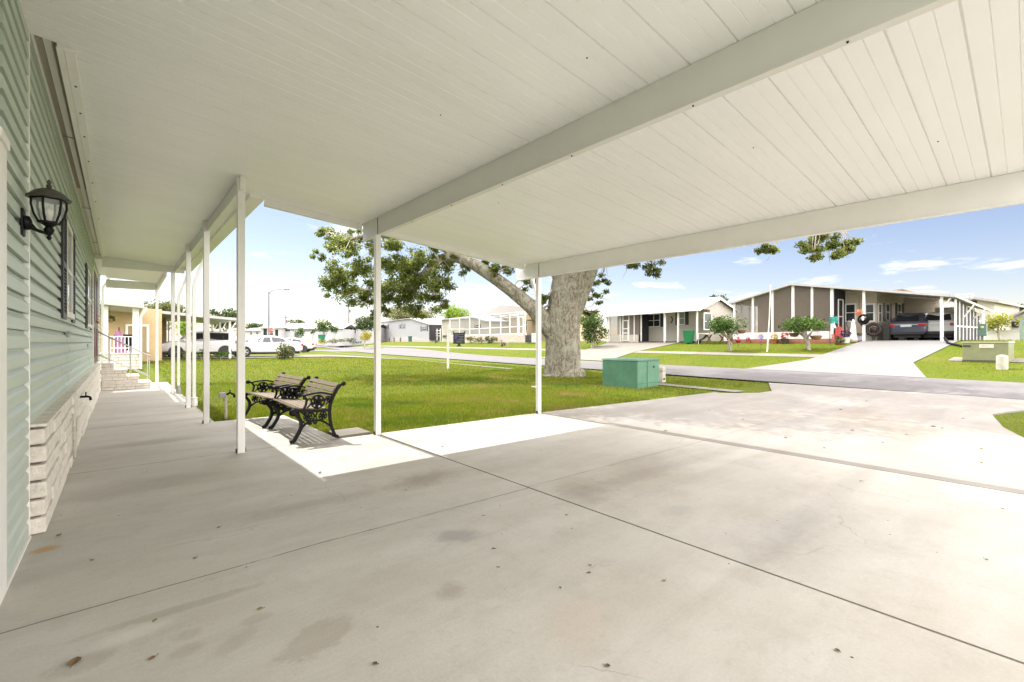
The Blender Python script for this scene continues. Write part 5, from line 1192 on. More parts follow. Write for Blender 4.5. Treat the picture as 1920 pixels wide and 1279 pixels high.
bp(MB().box(xa-4, WY+.2, 0, X_at(277, WY)[0]+.6, WY+14, 3.1), 'house_body', TANW)
# carport of that house
cz = lambda x: 3.02 - .075*(x-.9)
cx1 = X_at(443, 33)[0]
bp(MB().prism([(-.5, cz(-.5)-.02), (cx1, cz(cx1)-.02), (cx1, cz(cx1)+.14), (-.5, cz(-.5)+.14)], 'y', 32.4, 40.5), 'carport_roof', ROOFW)
for y in (32.8, 36.5, 40.0):
    x = X_at(431, 32.8)[0]; bp(MB().box(x-.06, y-.06, .3, x+.06, y+.06, cz(x)), 'carport_post', WHITE)
    bp(MB().bar([(x+.02, y-.07, 2.0), (x+.35, y-.07, cz(x+.35))], .05, .06), 'brace', WHITE)
x = X_at(312, 38)[0]; bp(MB().box(x-1.8, 38, 0, x, 38.2, 3), 'carport_shed', TANW); bp(MB().box(x+.05, 37.5, .2, x+.13, 37.58, cz(x)).bar([(x+.1, 37.5, 2.1), (x+.5, 37.5, cz(x+.5))], .05, .06), 'carport_post', WHITE)
bp(MB().box(X_at(283, 29)[0], 29.0, -.05, X_at(318, 29)[0], 30.5, .22), 'brick_step', BRICK)
mbp = MB().box(X_at(268, 27.5)[0], 26.9, -.05, X_at(302, 27.5)[0], 29, .09); bp(mbp, 'paver_path', mat('pink_paver', (.50, .33, .27), .8, var=.25, scale=3))
hb = thing('hanging_basket', 'pale hanging basket with trailing stems under the neighbouring porch roof', 'basket', (X_at(206, 27)[0], 27.0, 0))
hzz = zat(600, X_at(206, 27)[1])
MB().lathe([(.05, hzz-.12), (.13, hzz), (.14, hzz+.03)], 12).build('pot', mat('coir', (.35, .25, .13), .9), hb); MB().tube([(0, 0, hzz), (0, 0, 2.95)], .008, 5).build('chain', DARK, hb)
leaves('foliage', [((0, 0, hzz+.05), (.2, .2, .16), 120)], OLV, hb, size=.1)
fl_ = thing('fabric_banner', 'pink and lilac cloth hanging inside the neighbouring porch railing', 'banner', (X_at(212, 27)[0], 26.7, 0))
mb = MB(); n = 8
for i in range(n): mb.add([(.0+i*.06, .03*math.sin(i*1.5), pz+.06), (.0+(i+1)*.06, .03*math.sin((i+1)*1.5), pz+.06), (.06+(i+1)*.03, .03*math.sin((i+1)*1.5), pz+1.05), (.06+i*.03, .03*math.sin(i*1.5), pz+1.05)], [(0, 1, 2, 3)])
mb.build('cloth', mat('pink_cloth', (.55, .22, .30), .8, var=.5, scale=5, col2=(.25, .2, .4)), fl_); MB().tube([(.2, 0, pz+1.05), (.2, 0, pz+1.2)], .02, 6).build('pole', DARK, fl_)
gr = thing('porch_grill', 'black covered shape standing behind the neighbouring porch railing', 'grill', (X_at(232, 28)[0], 27.6, pz+.05))
MB().box(-.35, -.25, .55, .35, .25, .85, ch=.08).build('lid', BLACK, gr); MB().box(-.3, -.2, .1, .3, .2, .55).build('cart', BLACK, gr)
for sx in (-.27, .27): MB().box(sx-.03, -.2, 0, sx+.03, .2, .1).build('leg', BLACK, gr)
# ------------------------------------------------------------------ cars
TYRE = mat('tyre_rubber', (.02, .02, .02), .8); RIM = mat('alloy_rim', (.5, .5, .52), .3, metal=.8); CGL = glass_mat('car_glass', (.012, .014, .016), .04)
TAIL = mat('tail_light', (.35, .012, .015), .2, coat=.5); HEAD = mat('head_light', (.6, .6, .62), .1, coat=.5); PLAST = mat('black_plastic', (.025, .025, .027), .55)
PLATE = mat('plate_pale', (.55, .58, .58), .5)
def paint(n, c, metal=0.): return mat(n, c, .28, metal=metal, coat=.7, spec=.5)
def car(name, label, loc, rz, stn_, pnt, wheels, rw, side_g, rear_g, wind_g, group=None, trim=None, tail=None):
    """stn_: (x, zbottom, zbelt, zroof, half width, half roof width) from rear to front; nose to +x"""
    t = thing(name, label, 'car', loc, rz, group); V = []; n = 15
    def ring(q):
        x, zb, zl, zr, w, wr = q
        h_ = [(0, zb), (w*.80, zb), (w*.97, zb+.08), (w, zb+(zl-zb)*.45), (w*.985, zl-.03), (w*.95, zl), (wr, max(zl, zr-.07)), (wr*.82, zr), (0, zr+.012)]
        return [(x, -a, z) for a, z in h_] + [(x, a, z) for a, z in h_[-2:0:-1]]
    rings = [ring(q) for q in stn_]; m = len(rings[0]); mb = MB(); mb.v = [p for r in rings for p in r]
    mb.f = [(i*m+k, i*m+(k+1) % m, (i+1)*m+(k+1) % m, (i+1)*m+k) for i in range(len(rings)-1) for k in range(m)] + [tuple(range(m))[::-1], tuple((len(rings)-1)*m+k for k in range(m))]
    mb.build('body', pnt, t, smooth=True, split=38)
    def interp(x):
        for i in range(len(stn_)-1):
            a, b = stn_[i], stn_[i+1]
            if a[0] <= x <= b[0]:
                u = (x-a[0])/(b[0]-a[0]+1e-9); return [p+(q-p)*u for p, q in zip(a, b)]
        return list(stn_[-1])
    for xs in side_g:
        for sgn in (-1, 1):
            mb = MB(); pts = []
            N_ = 6
            for i in range(N_+1):
                x = xs[0]+(xs[1]-xs[0])*i/N_; q = interp(x); zt_ = q[3]-.07; fy = lambda z: q[4]*.95+(q[5]-q[4]*.95)*(z-q[2])/max(.05, zt_-q[2])+.010
                zl_, zh_ = q[2]+.025, max(q[2]+.05, zt_-.03); pts += [Vector((x, sgn*fy(zl_), zl_)), Vector((x, sgn*fy(zh_), zh_))]
            mb.v = [tuple(p) for p in pts]; mb.f = [(2*i, 2*i+2, 2*i+3, 2*i+1) for i in range(N_)]
            mb.build('side_window', CGL, t)
    for nm, (x0, x1) in (('rear_window', rear_g), ('windscreen', wind_g)):
        a, b = interp(x0), interp(x1); dx = .02 if x1 < x0 else -.02
        dirn = 1 if nm == 'windscreen' else -1
        pts = [(x0+dirn*.012, -a[5]*.88, a[3]+.014), (x0+dirn*.012, a[5]*.88, a[3]+.014), (x1+dirn*.012, b[5]*.84, b[3]-.02), (x1+dirn*.012, -b[5]*.84, b[3]-.02)]
        MB().add(pts, [(0, 1, 2, 3)]).build(nm, CGL, t)
    for x, y in wheels:
        for sgn in (-1, 1):
            Mx = Matrix.Translation((x, sgn*y, rw)) @ Matrix.Rotation(sgn*-math.pi/2, 4, 'X')
            w = MB().lathe([(rw*.62, -.11), (rw*.95, -.11), (rw, -.07), (rw, .07), (rw*.95, .11), (rw*.68, .11), (rw*.66, .05)], 22, Mx).build('wheel', TYRE, t, smooth=True, split=40)
            rm = MB().lathe([(rw*.67, .06), (rw*.66, .10), (rw*.60, .10), (rw*.60, .06)], 22, Mx)
            for k in range(5):
                a = k*2*math.pi/5+.3; rm.box(rw*.08, -rw*.09, .07, rw*.62, rw*.09, .10, Mx @ Matrix.Rotation(a, 4, 'Z'))
            rm.lathe([(rw*.17, .06), (rw*.16, .105), (rw*.05, .11)], 12, Mx); rm.build('rim', RIM, w)
            q = interp(x); MB().lathe([(rw*1.14, -.10), (rw*1.14, .012), (rw*.5, .012)], 22, Matrix.Translation((x, sgn*(q[4]-.0), rw+.01)) @ Matrix.Rotation(sgn*-math.pi/2, 4, 'X')).build('wheel_arch', PLAST, t)
    xr = stn_[0][0]; q = interp(xr+.06)
    for sgn in (-1, 1):
        q2 = interp(xr+.1); MB().box(xr-.015+(tail or 0), sgn*q2[4]*.60, q2[2]-.24, xr+.22, sgn*(q2[4]*.985+.012), q2[2]-.06, ch=.03).build('tail_light', TAIL, t)
        xf = stn_[-1][0]; q3 = interp(xf-.2); MB().box(xf-.35, sgn*q3[4]*.62, q3[2]-.17, xf-.03, sgn*(q3[4]*.98+.012), q3[2]-.04, ch=.03).build('head_light', HEAD, t)
        q4 = interp(wind_g[0]-.1); MB().box(wind_g[0]-.35, sgn*(q4[4]+.01), q4[2]+.02, wind_g[0]-.2, sgn*(q4[4]+.2), q4[2]+.15, ch=.03).build('mirror', pnt, t)
    MB().box(xr-.02, -.26, .80 if stn_[2][2] > .9 else .62, xr+.03, .26, .93 if stn_[2][2] > .9 else .74).build('licence_plate', PLATE, t)
    MB().box(xr-.03, -stn_[1][4]*.92, stn_[1][1]-.02, xr+.15, stn_[1][4]*.92, stn_[1][1]+.16, ch=.03).build('rear_bumper', trim or PLAST, t)
    if stn_[2][2] > .95: MB().box(xr-.012, -stn_[1][4]*.62, q[2]-.13, xr+.03, stn_[1][4]*.62, q[2]-.09, ch=.008).build('trim_strip', RIM, t)
    MB().box(stn_[1][0]+.1, -stn_[1][4]*.7, .16, stn_[-2][0]-.1, stn_[1][4]*.7, stn_[1][1]+.1).build('underbody', PLAST, t)
    for x in side_g[:1]:
        for sgn in (-1, 1):
            for xx in (x[0]+(x[1]-x[0])*.08,): pass
    return t
SUV = [(-2.32, .42, .84, .85, .84, .62), (-2.28, .36, 1.02, 1.03, .90, .68), (-2.18, .34, 1.08, 1.10, .93, .66), (-1.92, .32, 1.10, 1.56, .94, .58), (-1.5, .30, 1.10, 1.66, .945, .60), (-.5, .28, 1.08, 1.69, .945, .62), (.2, .28, 1.06, 1.67, .945, .61), (.62, .28, 1.05, 1.58, .94, .60), (1.25, .30, 1.04, 1.06, .93, .72), (1.8, .32, .99, 1.01, .92, .68), (2.15, .34, .90, .92, .88, .62), (2.33, .40, .70, .72, .76, .52)]
def on(s, t, dz=0): x, y = xy(s, t); return (x, y, hz(x, y)+dz)
def fit_t(px, s): return at_s(px, s)[0]
ta, tb = fit_t(1664, 34.4), fit_t(1736, 34.4)
car('parked_car', 'slate blue SUV parked tail-out in the carport opposite', on(36.7, (ta+tb)/2, .03), -AL, SUV, paint('slate_paint', (.075, .08, .12), .3), ((-1.42, .80), (1.42, .80)), .35, ((-1.75, -.55), (-.5, .5)), (-2.16, -1.93), (1.22, .64))
car('parked_car', 'pearl white SUV parked beside the slate blue one in the carport opposite', on(37.0, fit_t(1762, 35.0)+.05, .03), -AL, SUV, paint('pearl_paint', (.72, .72, .68)), ((-1.42, .80), (1.42, .80)), .35, ((-1.75, -.55), (-.5, .5)), (-2.16, -1.93), (1.22, .64))
BOXY = [(-2.02, .42, .70, .72, .82, .60), (-1.99, .34, .98, 1.0, .88, .70), (-1.93, .30, 1.08, 1.30, .89, .70), (-1.84, .28, 1.08, 1.55, .89, .66), (-1.6, .27, 1.06, 1.61, .895, .66), (-.3, .26, 1.01, 1.63, .895, .66), (.35, .26, .98, 1.59, .89, .64), (.62, .26, .97, 1.50, .885, .62), (1.18, .28, .96, .98, .88, .70), (1.6, .30, .93, .95, .87, .66), (1.92, .32, .84, .86, .82, .6), (2.06, .38, .62, .64, .72, .5)]
xa_, _ = X_at(300, 34.6); xb_, _ = X_at(443, 34.6); yy = 34.7
car('parked_car', 'boxy white compact car parked nose-in under the neighbouring carport', ((xa_+xb_)/2, yy, hz((xa_+xb_)/2, yy)+.02), math.pi+R(0), BOXY, paint('white_paint', (.60, .60, .61)), ((-1.25, .78), (1.28, .78)), .335, ((-1.55, -.45), (-.38, .48)), (-1.92, -1.85), (1.14, .64))
SEDAN = [(-2.30, .42, .66, .67, .78, .6), (-2.26, .34, .92, .93, .86, .68), (-2.1, .30, .98, 1.0, .89, .70), (-1.62, .28, 1.0, 1.04, .90, .66), (-.95, .26, .98, 1.36, .90, .56), (-.45, .25, .96, 1.43, .90, .57), (.15, .25, .94, 1.42, .90, .57), (.5, .25, .93, 1.34, .90, .56), (1.2, .27, .92, .95, .89, .68), (1.7, .30, .86, .88, .87, .66), (2.1, .32, .74, .76, .82, .6), (2.3, .38, .58, .60, .70, .5)]
xa_, _ = X_at(428, 35.2); xb_, _ = X_at(560, 35.2); yy = 35.0
car('parked_car', 'white sedan with dark tinted windows parked on the drive behind the boxy car', ((xa_+xb_)/2-.1, yy, hz((xa_+xb_)/2, yy)+.02), math.pi+R(2), SEDAN, paint('white_paint', (.60, .60, .61)), ((-1.4, .80), (1.38, .80)), .33, ((-1.15, -.3), (-.22, .7)), (-1.6, -.97), (1.16, .52))
q_ = P(545, 648, 46); car('parked_car', 'white car half hidden behind the pink-tipped shrub', (q_.x, q_.y, hz(q_.x, q_.y)), R(152), SEDAN, paint('white_paint', (.60, .60, .61)), ((-1.4, .80), (1.38, .80)), .33, ((-1.15, -.3), (-.22, .7)), (-1.6, -.97), (1.16, .52))
# ------------------------------------------------------------------ street furniture
GALV = mat('lamp_metal', (.17, .18, .185), .5, var=.1, scale=3)
lb0 = P(504, 655, 50); lb0.z = hz(lb0.x, lb0.y); k = 50/F; ltop = CH+(HY-547)*k
sl_ = thing('street_lamp', 'tall grey street lamp with a curved arm, behind the white sedan', 'street lamp', lb0, -YAW); hh = ltop-lb0.z
MB().tube([(0, 0, 0), (0, 0, hh)], [.12, .07], 10).lathe([(.16, 0), (.15, .3), (.12, .35)], 12).build('pole', GALV, sl_)
MB().tube(smooth_pts([(0, 0, hh-.3), (.25, 0, hh+.0), (.8, 0, hh+.22), (1.7, 0, hh+.28)], 4), .035, 8).build('arm', GALV, sl_)
MB().ball((2.0, 0, hh+.26), .3, 12, 8, (1.2, .5, .32)).build('lamp_head', GALV, sl_, smooth=True); MB().ball((2.02, 0, hh+.19), .18, 10, 6, (1.1, .6, .4)).build('lens', mat('lamp_lens', (.6, .6, .58), .2), sl_, smooth=True)
ss0 = P(509, 655, 72); ss0.z = hz(ss0.x, ss0.y); k = 72/F
sp = thing('stop_sign', 'red octagonal stop sign right of the street lamp pole', 'sign', ss0, -YAW); cz_ = CH+(HY-619.5)*k-ss0.z
MB().tube([(0, 0.03, 0), (0, .03, cz_+.3)], .035, 8).build('post', GALV, sp)
oct_ = [(.38*math.cos(R(22.5+45*i)), cz_+.38*math.sin(R(22.5+45*i))) for i in range(8)]; pl_ = MB().prism(oct_, 'y', -.012, .012).build('sign_plate', mat('sign_red', (.55, .03, .04), .4), sp)
MB().prism([(x*1.06, cz_+(z-cz_)*1.06) for x, z in oct_], 'y', -.009, .010).build('border', WHITE, sp)
def lettering(txt, size, loc, parent, m, name='lettering'):
    cu = bpy.data.curves.new(name, 'FONT'); cu.body = txt; cu.size = size; cu.align_x = 'CENTER'; cu.align_y = 'CENTER'; cu.extrude = .002
    o = bpy.data.objects.new(name, cu); C.objects.link(o); dg = bpy.context.evaluated_depsgraph_get(); dg.update()
    me = bpy.data.meshes.new_from_object(o.evaluated_get(dg)); bpy.data.objects.remove(o); bpy.data.curves.remove(cu)
    n = bpy.data.objects.new(name, me); C.objects.link(n); me.materials.clear(); me.materials.append(m); n.parent = parent; n.location = loc; n.rotation_euler = (math.pi/2, 0, 0); return n
lettering('STOP', .30, (0, -.0155, cz_), pl_, WHITE)
for px, d, yt, lb, r in ((654, 120, 568, 'tall dark utility pole under the left edge of the oak leaves', .16), (536, 140, 590, 'short utility pole over the long white roof', .17)):
    q = P(px, 640, d); q.z = hz(q.x, q.y); o = thing('utility_pole', lb, 'utility pole', q, -YAW); ht_ = CH+(HY-yt)*d/F-q.z
    MB().tube([(0, 0, 0), (0, 0, ht_)], [r, r*.75], 8).build('pole', mat('pole_wood', (.11, .10, .095), .8), o); MB().box(-.9, -.06, ht_-1.0, .9, .06, ht_-.85).build('crossarm', MATS['pole_wood'], o); MB().lathe([(.2, ht_-2.6), (.22, ht_-2.5), (.22, ht_-1.8), (.1, ht_-1.7)], 10, Matrix.Translation((.35, 0, 0))).build('transformer', GALV, o)
pw = thing('power_line', 'thin dark overhead wires crossing the sky above the far white roofs', 'power line', P(440, 600, 140))
po = tuple(pw.location)
for i, y in enumerate((600, 602.5)):
    pts = [P(px, y + 3*math.sin((px-440)/260*math.pi*3)*.4 - (px-440)*.018, 138) for px in np.linspace(440, 760, 22)]
    MB().tube(pts, .03, 4, cap=False).build('wire', DARK, pw, off=po)
# green bins
GB = mat('bin_green', (.012, .17, .06), .45)
def bin_(label, base, rz, sc_=1.0, m_=None):
    t = thing('wheeled_bin', label, 'bin', base, rz)
    MB().add([(x*sc_, y*sc_, z*sc_) for x, y, z in ((-.24,-.28,.05),(.24,-.28,.05),(.24,.25,.05),(-.24,.25,.05),(-.31,-.36,1.0),(.31,-.36,1.0),(.31,.36,1.0),(-.31,.36,1.0))], [(0,3,2,1),(4,5,6,7),(0,1,5,4),(1,2,6,5),(2,3,7,6),(3,0,4,7)]).build('tub', m_ or GB, t, bevel=.02)
    MB().box(-.33*sc_, -.39*sc_, 1.003*sc_, .33*sc_, .36*sc_, 1.07*sc_, ch=.02).tube([(-.25*sc_, .40*sc_, .98*sc_), (.25*sc_, .40*sc_, .98*sc_)], .02).build('lid', m_ or GB, t)
    for sx in (-.3, .3): MB().lathe([(.12, -.03), (.12, .03)], 14, Matrix.Translation((sx*sc_, .22*sc_, .12)) @ Matrix.Rotation(math.pi/2, 4, 'Y')).build('wheel', TYRE, t)
    return t
tb_, db_ = at_s(1293, 32.0); bin_('dark green wheeled bin in front of the cream house wall', on(31.9, tb_), -AL-R(90), 1.0)
q = P(603, 643, 87); bin_('green bin standing in the street bed among the bushes', (q.x, q.y, CH-(643-HY)*87/F), -YAW, 1.5, mat('bin_teal', (.01, .16, .09), .5))
q = onp(769, 33.5); bin_('dark green rounded bin in front of the white house', q, -YAW, 1.1, mat('bin_dark', (.03, .10, .08), .5))
# ------------------------------------------------------------------ ornaments of the garden across the street
def sp_(px, s): t, d = at_s(px, s); return on(s, t)
fp = G(1438, 660); k = depth(fp)/F
o = thing('flagpole', 'bare thin white flagpole leaning slightly between the two clipped trees', 'flagpole', fp, -YAW); htp = (660-537)*k
MB().tube([(0, 0, -.1), (.06*htp*.6, 0, htp*.5), (.055*htp, 0, htp)], [.038, .032, .024], 8).build('pole', WHITE, o); MB().ball((.055*htp, 0, htp+.03), .05).build('finial', WHITE, o)
MB().tube([(.07, -.05, .1), (.045*htp, -.05, htp*.97)], .006, 4).build('halyard', WHITE, o)
RSTK = mat('stake_metal', (.05, .05, .05), .5)
def stake_ball(name, label, cat, px, py, s, r, m_, zc):
    b = sp_(px, s); o = thing(name, label, cat, b); MB().tube([(0, 0, 0), (0, 0, zc)], .012, 6).build('stake', RSTK, o); return o
o = stake_ball('garden_ornament', 'dark red ball ornament on a thin stake right of the first clipped tree', 'ornament', 1384, 640, 30.0, .15, REDL, .45)
MB().ball((0, 0, .5), .17, 12, 8).lathe([(.05, .64), (.06, .7), (.02, .78)], 10).build('ball', mat('ornament_red', (.28, .015, .03), .25), o, smooth=True)
o = stake_ball('pinwheel', 'purple pinwheel on a stick beside the flagpole', 'pinwheel', 1427, 643, 29.5, .2, PURP, .75)
mb = MB()
for k_ in range(8):
    a = k_*math.pi/4; mb.add([(-.03, 0, .8), (-.05, .2*math.cos(a), .8+.2*math.sin(a)), (-.02, .17*math.cos(a+.6), .8+.17*math.sin(a+.6))], [(0, 1, 2)])
mb.build('vanes', mat('pinwheel_violet', (.26, .20, .45), .4), o)
def pot_plant(label, px, s, cm, potc, r, ph=.28, lift=0):
    b = sp_(px, s); o = thing('potted_plant', label, 'potted plant', (b[0], b[1], b[2]+lift))
    MB().lathe([(r*.45, 0), (r*.62, ph*.9), (r*.68, ph), (r*.5, ph)], 14).build('pot', mat('pot_'+potc[0], potc[1], .6), o, smooth=True, split=40)
    leaves('foliage', [((0, 0, ph+r*.5), (r*.7, r*.7, r*.6), 130)], cm, o, size=r*.32); return o
pot_plant('yellow flowers in a pot by the porch knee wall', 1452, 32.1, YEL, ('clay', (.35, .14, .07)), .34)
o = pot_plant('bright pink red flowers in a dark pot by the porch knee wall', 1471, 32.0, REDL, ('dark', (.05, .06, .04)), .38, .35)
pot_plant('dark purple bush in a white pot near the red chair', 1586, 32.4, PURP, ('white', (.7, .7, .68)), .42, .35)
pot_plant('low round green plant at the end of the brick edging', 1574, 31.7, DKG, ('clay', (.35, .14, .07)), .40, .1)
pot_plant('tiny red flower pot on the brick edging at the left', 1403, 32.2, REDL, ('clay', (.35, .14, .07)), .22, .2)
def hang_pot(label, px, py, s, r):
    t, d = at_s(px, s); z = zat(py, d); x, y = xy(s, t); o = thing('hanging_pot', label, 'hanging pot', (x, y, z))
    MB().lathe([(.05, -.16), (r*.7, -.13), (r, .02), (r, .08), (r*.85, .09)], 14).build('bowl', mat('wood_bowl', (.20, .11, .05), .7, var=.4, scale=12), o, smooth=True, split=45)
    for k_ in range(3): a = k_*2.1; MB().tube([(r*.9*math.cos(a), r*.9*math.sin(a), .08), (0, 0, .75)], .006, 4).build('chain', RSTK, o)
sT = st(*G(1516, 656).xy)[0]
hang_pot('brown bowl hanging left under the wide clipped tree', 1489, 627, sT, .27); hang_pot('brown bowl hanging right under the wide clipped tree', 1530, 632, sT, .30)
sT1 = st(*G(1370, 658).xy)[0]; hang_pot('dark bowl hanging under the first clipped tree', 1391, 621, sT1, .26); hang_pot('small brown bowl among the forked branches of the first clipped tree', 1371, 636, sT1, .13)
b = sp_(1356, 31.6); o = thing('garden_flag', 'small pink and navy garden flag on a stand beside the first clipped tree', 'flag', b, -YAW)
MB().tube([(0, 0, 0), (0, 0, 1.0), (.45, 0, 1.0)], .012, 6).build('stand', RSTK, o)
cl_ = MB().box(.03, -.005, .25, .43, .005, .98).build('cloth', mat('flag_pink', (.62, .35, .38), .8, var=.5, scale=7, col2=(.7, .65, .62)), o); MB().box(.26, -.008, .3, .43, .008, .7).build('canton', mat('flag_navy', (.04, .05, .14), .8), o)
t_, d_ = at_s(1560, 32.2); b = on(32.2, t_); o = thing('garden_banner', 'teal green banner hanging from a tall hook beside the porch corner post', 'banner', b, -AL-R(90))
zb_ = zat(607, d_)-b[2]; zt2 = zat(594, d_)-b[2]
MB().tube(smooth_pts([(-.15, 0, 0), (-.15, 0, zt2-.1), (-.05, 0, zt2+.1), (.1, 0, zt2+.02)], 3), .014, 6).tube([(.32, 0, 0), (.32, 0, zb_+.2)], .012, 6).build('hook', RSTK, o)
cl_ = MB().add([(-.13+.04*i, .03*math.sin(i), z) for i in range(12) for z in (zb_, zt2)], [(2*i, 2*i+2, 2*i+3, 2*i+1) for i in range(11)]).build('cloth', mat('teal_cloth', (.02, .28, .22), .7), o)
b = sp_(1557, 31.0); o = thing('wind_chime', 'dangling metal wind chime on a thin shepherd hook in front of the porch corner', 'wind chime', b, -AL-R(90))
MB().tube(smooth_pts([(0, 0, 0), (0, 0, 1.5), (.1, 0, 1.62), (.2, 0, 1.5)], 3), .012, 6).build('hook', RSTK, o)
MB().lathe([(.12, 1.1), (.1, 1.2), (.03, 1.35), (.01, 1.5)], 10, Matrix.Translation((.2, 0, 0))).build('bell', mat('chime_gray', (.4, .42, .4), .4, metal=.5), o)
b = sp_(1570, 32.5); o = thing('garden_chair', 'coral red slatted chair against the porch corner', 'chair', b, -AL-R(90)); CR = mat('coral_paint', (.50, .08, .07), .5); o.scale = (.72, .72, .85)
for i in range(4): MB().box(-.27+i*.14, .3, .3, -.27+i*.14+.12, .34, 1.15+.06*math.sin(i*1.05)).build('back_slat', CR, o)
MB().box(-.3, -.25, .36, .3, .3, .41).build('seat', CR, o); 
for sx in (-.3, .3): MB().box(sx-.06, -.3, .58, sx+.06, .3, .62).box(sx-.03, -.26, 0, sx+.03, -.2, .58).box(sx-.03, .2, 0, sx+.03, .26, .58).build('arm_frame', CR, o)
b = sp_(1600, 32.8); o = thing('garden_statue', 'white cone shaped garden figure on a plinth in front of the left window', 'statue', b)
MB().lathe([(.22, 0), (.2, .25), (.16, .35), (.14, .8), (.08, 1.25), (.03, 1.4)], 14).build('cone', mat('statue_white', (.75, .72, .66), .6), o, smooth=True); MB().ball((0, 0, .1), .2, 10, 6, (1.3, 1.3, .6)).build('base_flowers', mat('peach', (.6, .4, .33), .7, var=.5, scale=10), o)
b = sp_(1597, 33.2); o = thing('plant_stand', 'thin black scrolled plant stand left of the white cone figure', 'plant stand', b, -AL-R(90))
MB().tube(smooth_pts([(-.2, 0, 0), (-.15, 0, .7), (-.3, 0, 1.1), (-.12, 0, 1.35), (0, 0, 1.2)], 3), .02, 6).tube([(.1, 0, 0), (-.1, 0, .9)], .02, 6).build('scroll', RSTK, o); MB().box(-.25, -.15, .38, .25, .15, .42).build('shelf', RSTK, o)
b = sp_(1611, 33.4); o = thing('planter_box', 'small white and lilac planter at the foot of the carport post', 'planter', b, -AL-R(90)); MB().box(-.25, -.12, 0, .25, .12, .28, ch=.02).build('trough', mat('planter_lilac', (.5, .48, .6), .6), o); leaves('foliage', [((0, 0, .35), (.28, .14, .14), 90)], OLV, o, size=.1)
b = sp_(1600, 32.6); o = thing('planter_box', 'yellow tile planter beside the plant stand', 'planter', (b[0]+.05, b[1]+.55, b[2]), -AL-R(90)); MB().box(-.18, -.12, 0, .18, .12, .3, ch=.02).build('trough', mat('planter_yellow', (.55, .5, .2), .6), o); MB().box(-.25, -.18, -.02, .25, .18, .0).build('tray', BRICK, o)
t_, d_ = at_s(1611, 32.9); x, y = xy(32.9, t_); o = thing('hanging_flowers', 'peach coloured hanging flower ball left of the carport post', 'hanging flowers', (x, y, zat(586, d_))); leaves('blooms', [((0, 0, 0), (.2, .2, .22), 160)], leaf_mat('peach_bloom', (.55, .22, .12), (.7, .36, .24), (.75, .5, .38)), o, size=.12); MB().tube([(0, 0, .15), (0, 0, 1.1)], .01, 4).build('hanger', RSTK, o)
t_, d_ = at_s(1619, 32.85); x, y = xy(32.85, t_); o = thing('hanging_basket', 'black round basket hanging on the left carport post with a white bow', 'basket', (x, y, zat(599, d_)), -AL); Mx = Matrix.Rotation(math.pi/2, 4, 'Y')
MB().torus(Mx, .26, .06, 20, 8).ball((.02, 0, -.06), .2, 12, 6, (.5, 1, .9)).build('wreath', BLACK, o, smooth=True); MB().ball((-.08, 0, .06), .09, 8, 6, (.5, .8, 1.6)).build('bow', WHITE, o)
t_, d_ = at_s(1638, 34.2); b = on(34.2, t_); o = thing('hose_reel', 'big dark brown wheel standing against the beige wall beside the slate blue car', 'wheel', b, -AL)
zc = zat(618, d_)-b[2]; MB().torus(Matrix.Translation((0, 0, zc)) @ Mx, .34, .10, 24, 8).lathe([(.16, -.1), (.2, 0), (.16, .1)], 16, Matrix.Translation((0, 0, zc)) @ Mx).build('wheel', mat('reel_brown', (.04, .025, .02), .5), o, smooth=True)
MB().box(-.05, -.08, 0, .05, .08, zc-.3).build('stand', RSTK, o); MB().ball((-.1, .5, zc+.35), .16, 10, 6).tube([(0, .2, zc+.2), (-.1, .5, zc+.35)], .03).build('bracket', mat('reel_red', (.15, .04, .02), .6), o)
b = on(34.4, t_-.62); o = thing('covered_cart', 'tall dark covered cart against the wall left of the slate blue car', 'cart', b, -AL); o.scale = (.7, .55, .8); MB().prism([(-.25, .08), (.25, .08), (.2, 1.05), (-.12, 1.3), (-.24, 1.0)], 'y', -.28, .28).build('cover', mat('cart_black', (.025, .028, .02), .7), o)
for sy in (-.2, .2): MB().lathe([(.08, -.03), (.08, .03)], 12, Matrix.Translation((0, sy, .08)) @ Matrix.Rotation(math.pi/2, 4, 'X')).build('wheel', TYRE, o)
t_, d_ = at_s(1341, 31.9); b = on(31.9, t_); o = thing('picnic_table', 'brown wooden table with crossed legs beside the cream house corner', 'table', b, -AL-R(90)); WD = mat('brown_wood', (.22, .13, .07), .8, var=.3, scale=6)
MB().box(-.75, -.35, .70, .75, .35, .76).build('table_top', mat('grey_wood', (.40, .36, .30), .8), o)
for sx in (-.55, .55):
    MB().bar([(sx-.25, 0, 0), (sx+.25, 0, .7)], .08, .07).build('leg', WD, o); MB().bar([(sx+.25, .09, 0), (sx-.25, .09, .7)], .08, .07).build('leg', WD, o)
t_, d_ = at_s(1318, 31.9); b = on(31.9, t_); o = thing('yard_cart', 'dark folded wheelbarrow leaning by the cream house corner', 'cart', b, -AL-R(90))
MB().bar([(-.5, 0, .15), (.1, 0, .45), (.4, 0, .8)], .3, .06).build('barrow_tray', RSTK, o); MB().lathe([(.18, -.04), (.18, .04)], 14, Matrix.Translation((-.35, 0, .18)) @ Matrix.Rotation(math.pi/2, 4, 'X')).build('wheel', TYRE, o)
t_, d_ = at_s(1309.5, 31.4); o = thing('handrail', 'low white handrail at the corner of the cream house', 'handrail', on(31.4, t_), -AL-R(90)); MB().tube([(0, 0, 0), (0, 0, .85), (.9, 0, .85)], .02, 6).build('rail', WHITE, o)
b = G(951, 653); o = thing('utility_pedestal', 'slim brown marker pedestal at the edge of the far lawn below the pool screen', 'pedestal', b); MB().lathe([(.14, 0), (.13, .5), (.1, .62), (.02, .66)], 12).build('housing', mat('marker_brown', (.22, .19, .10), .7), o, smooth=True, split=40)
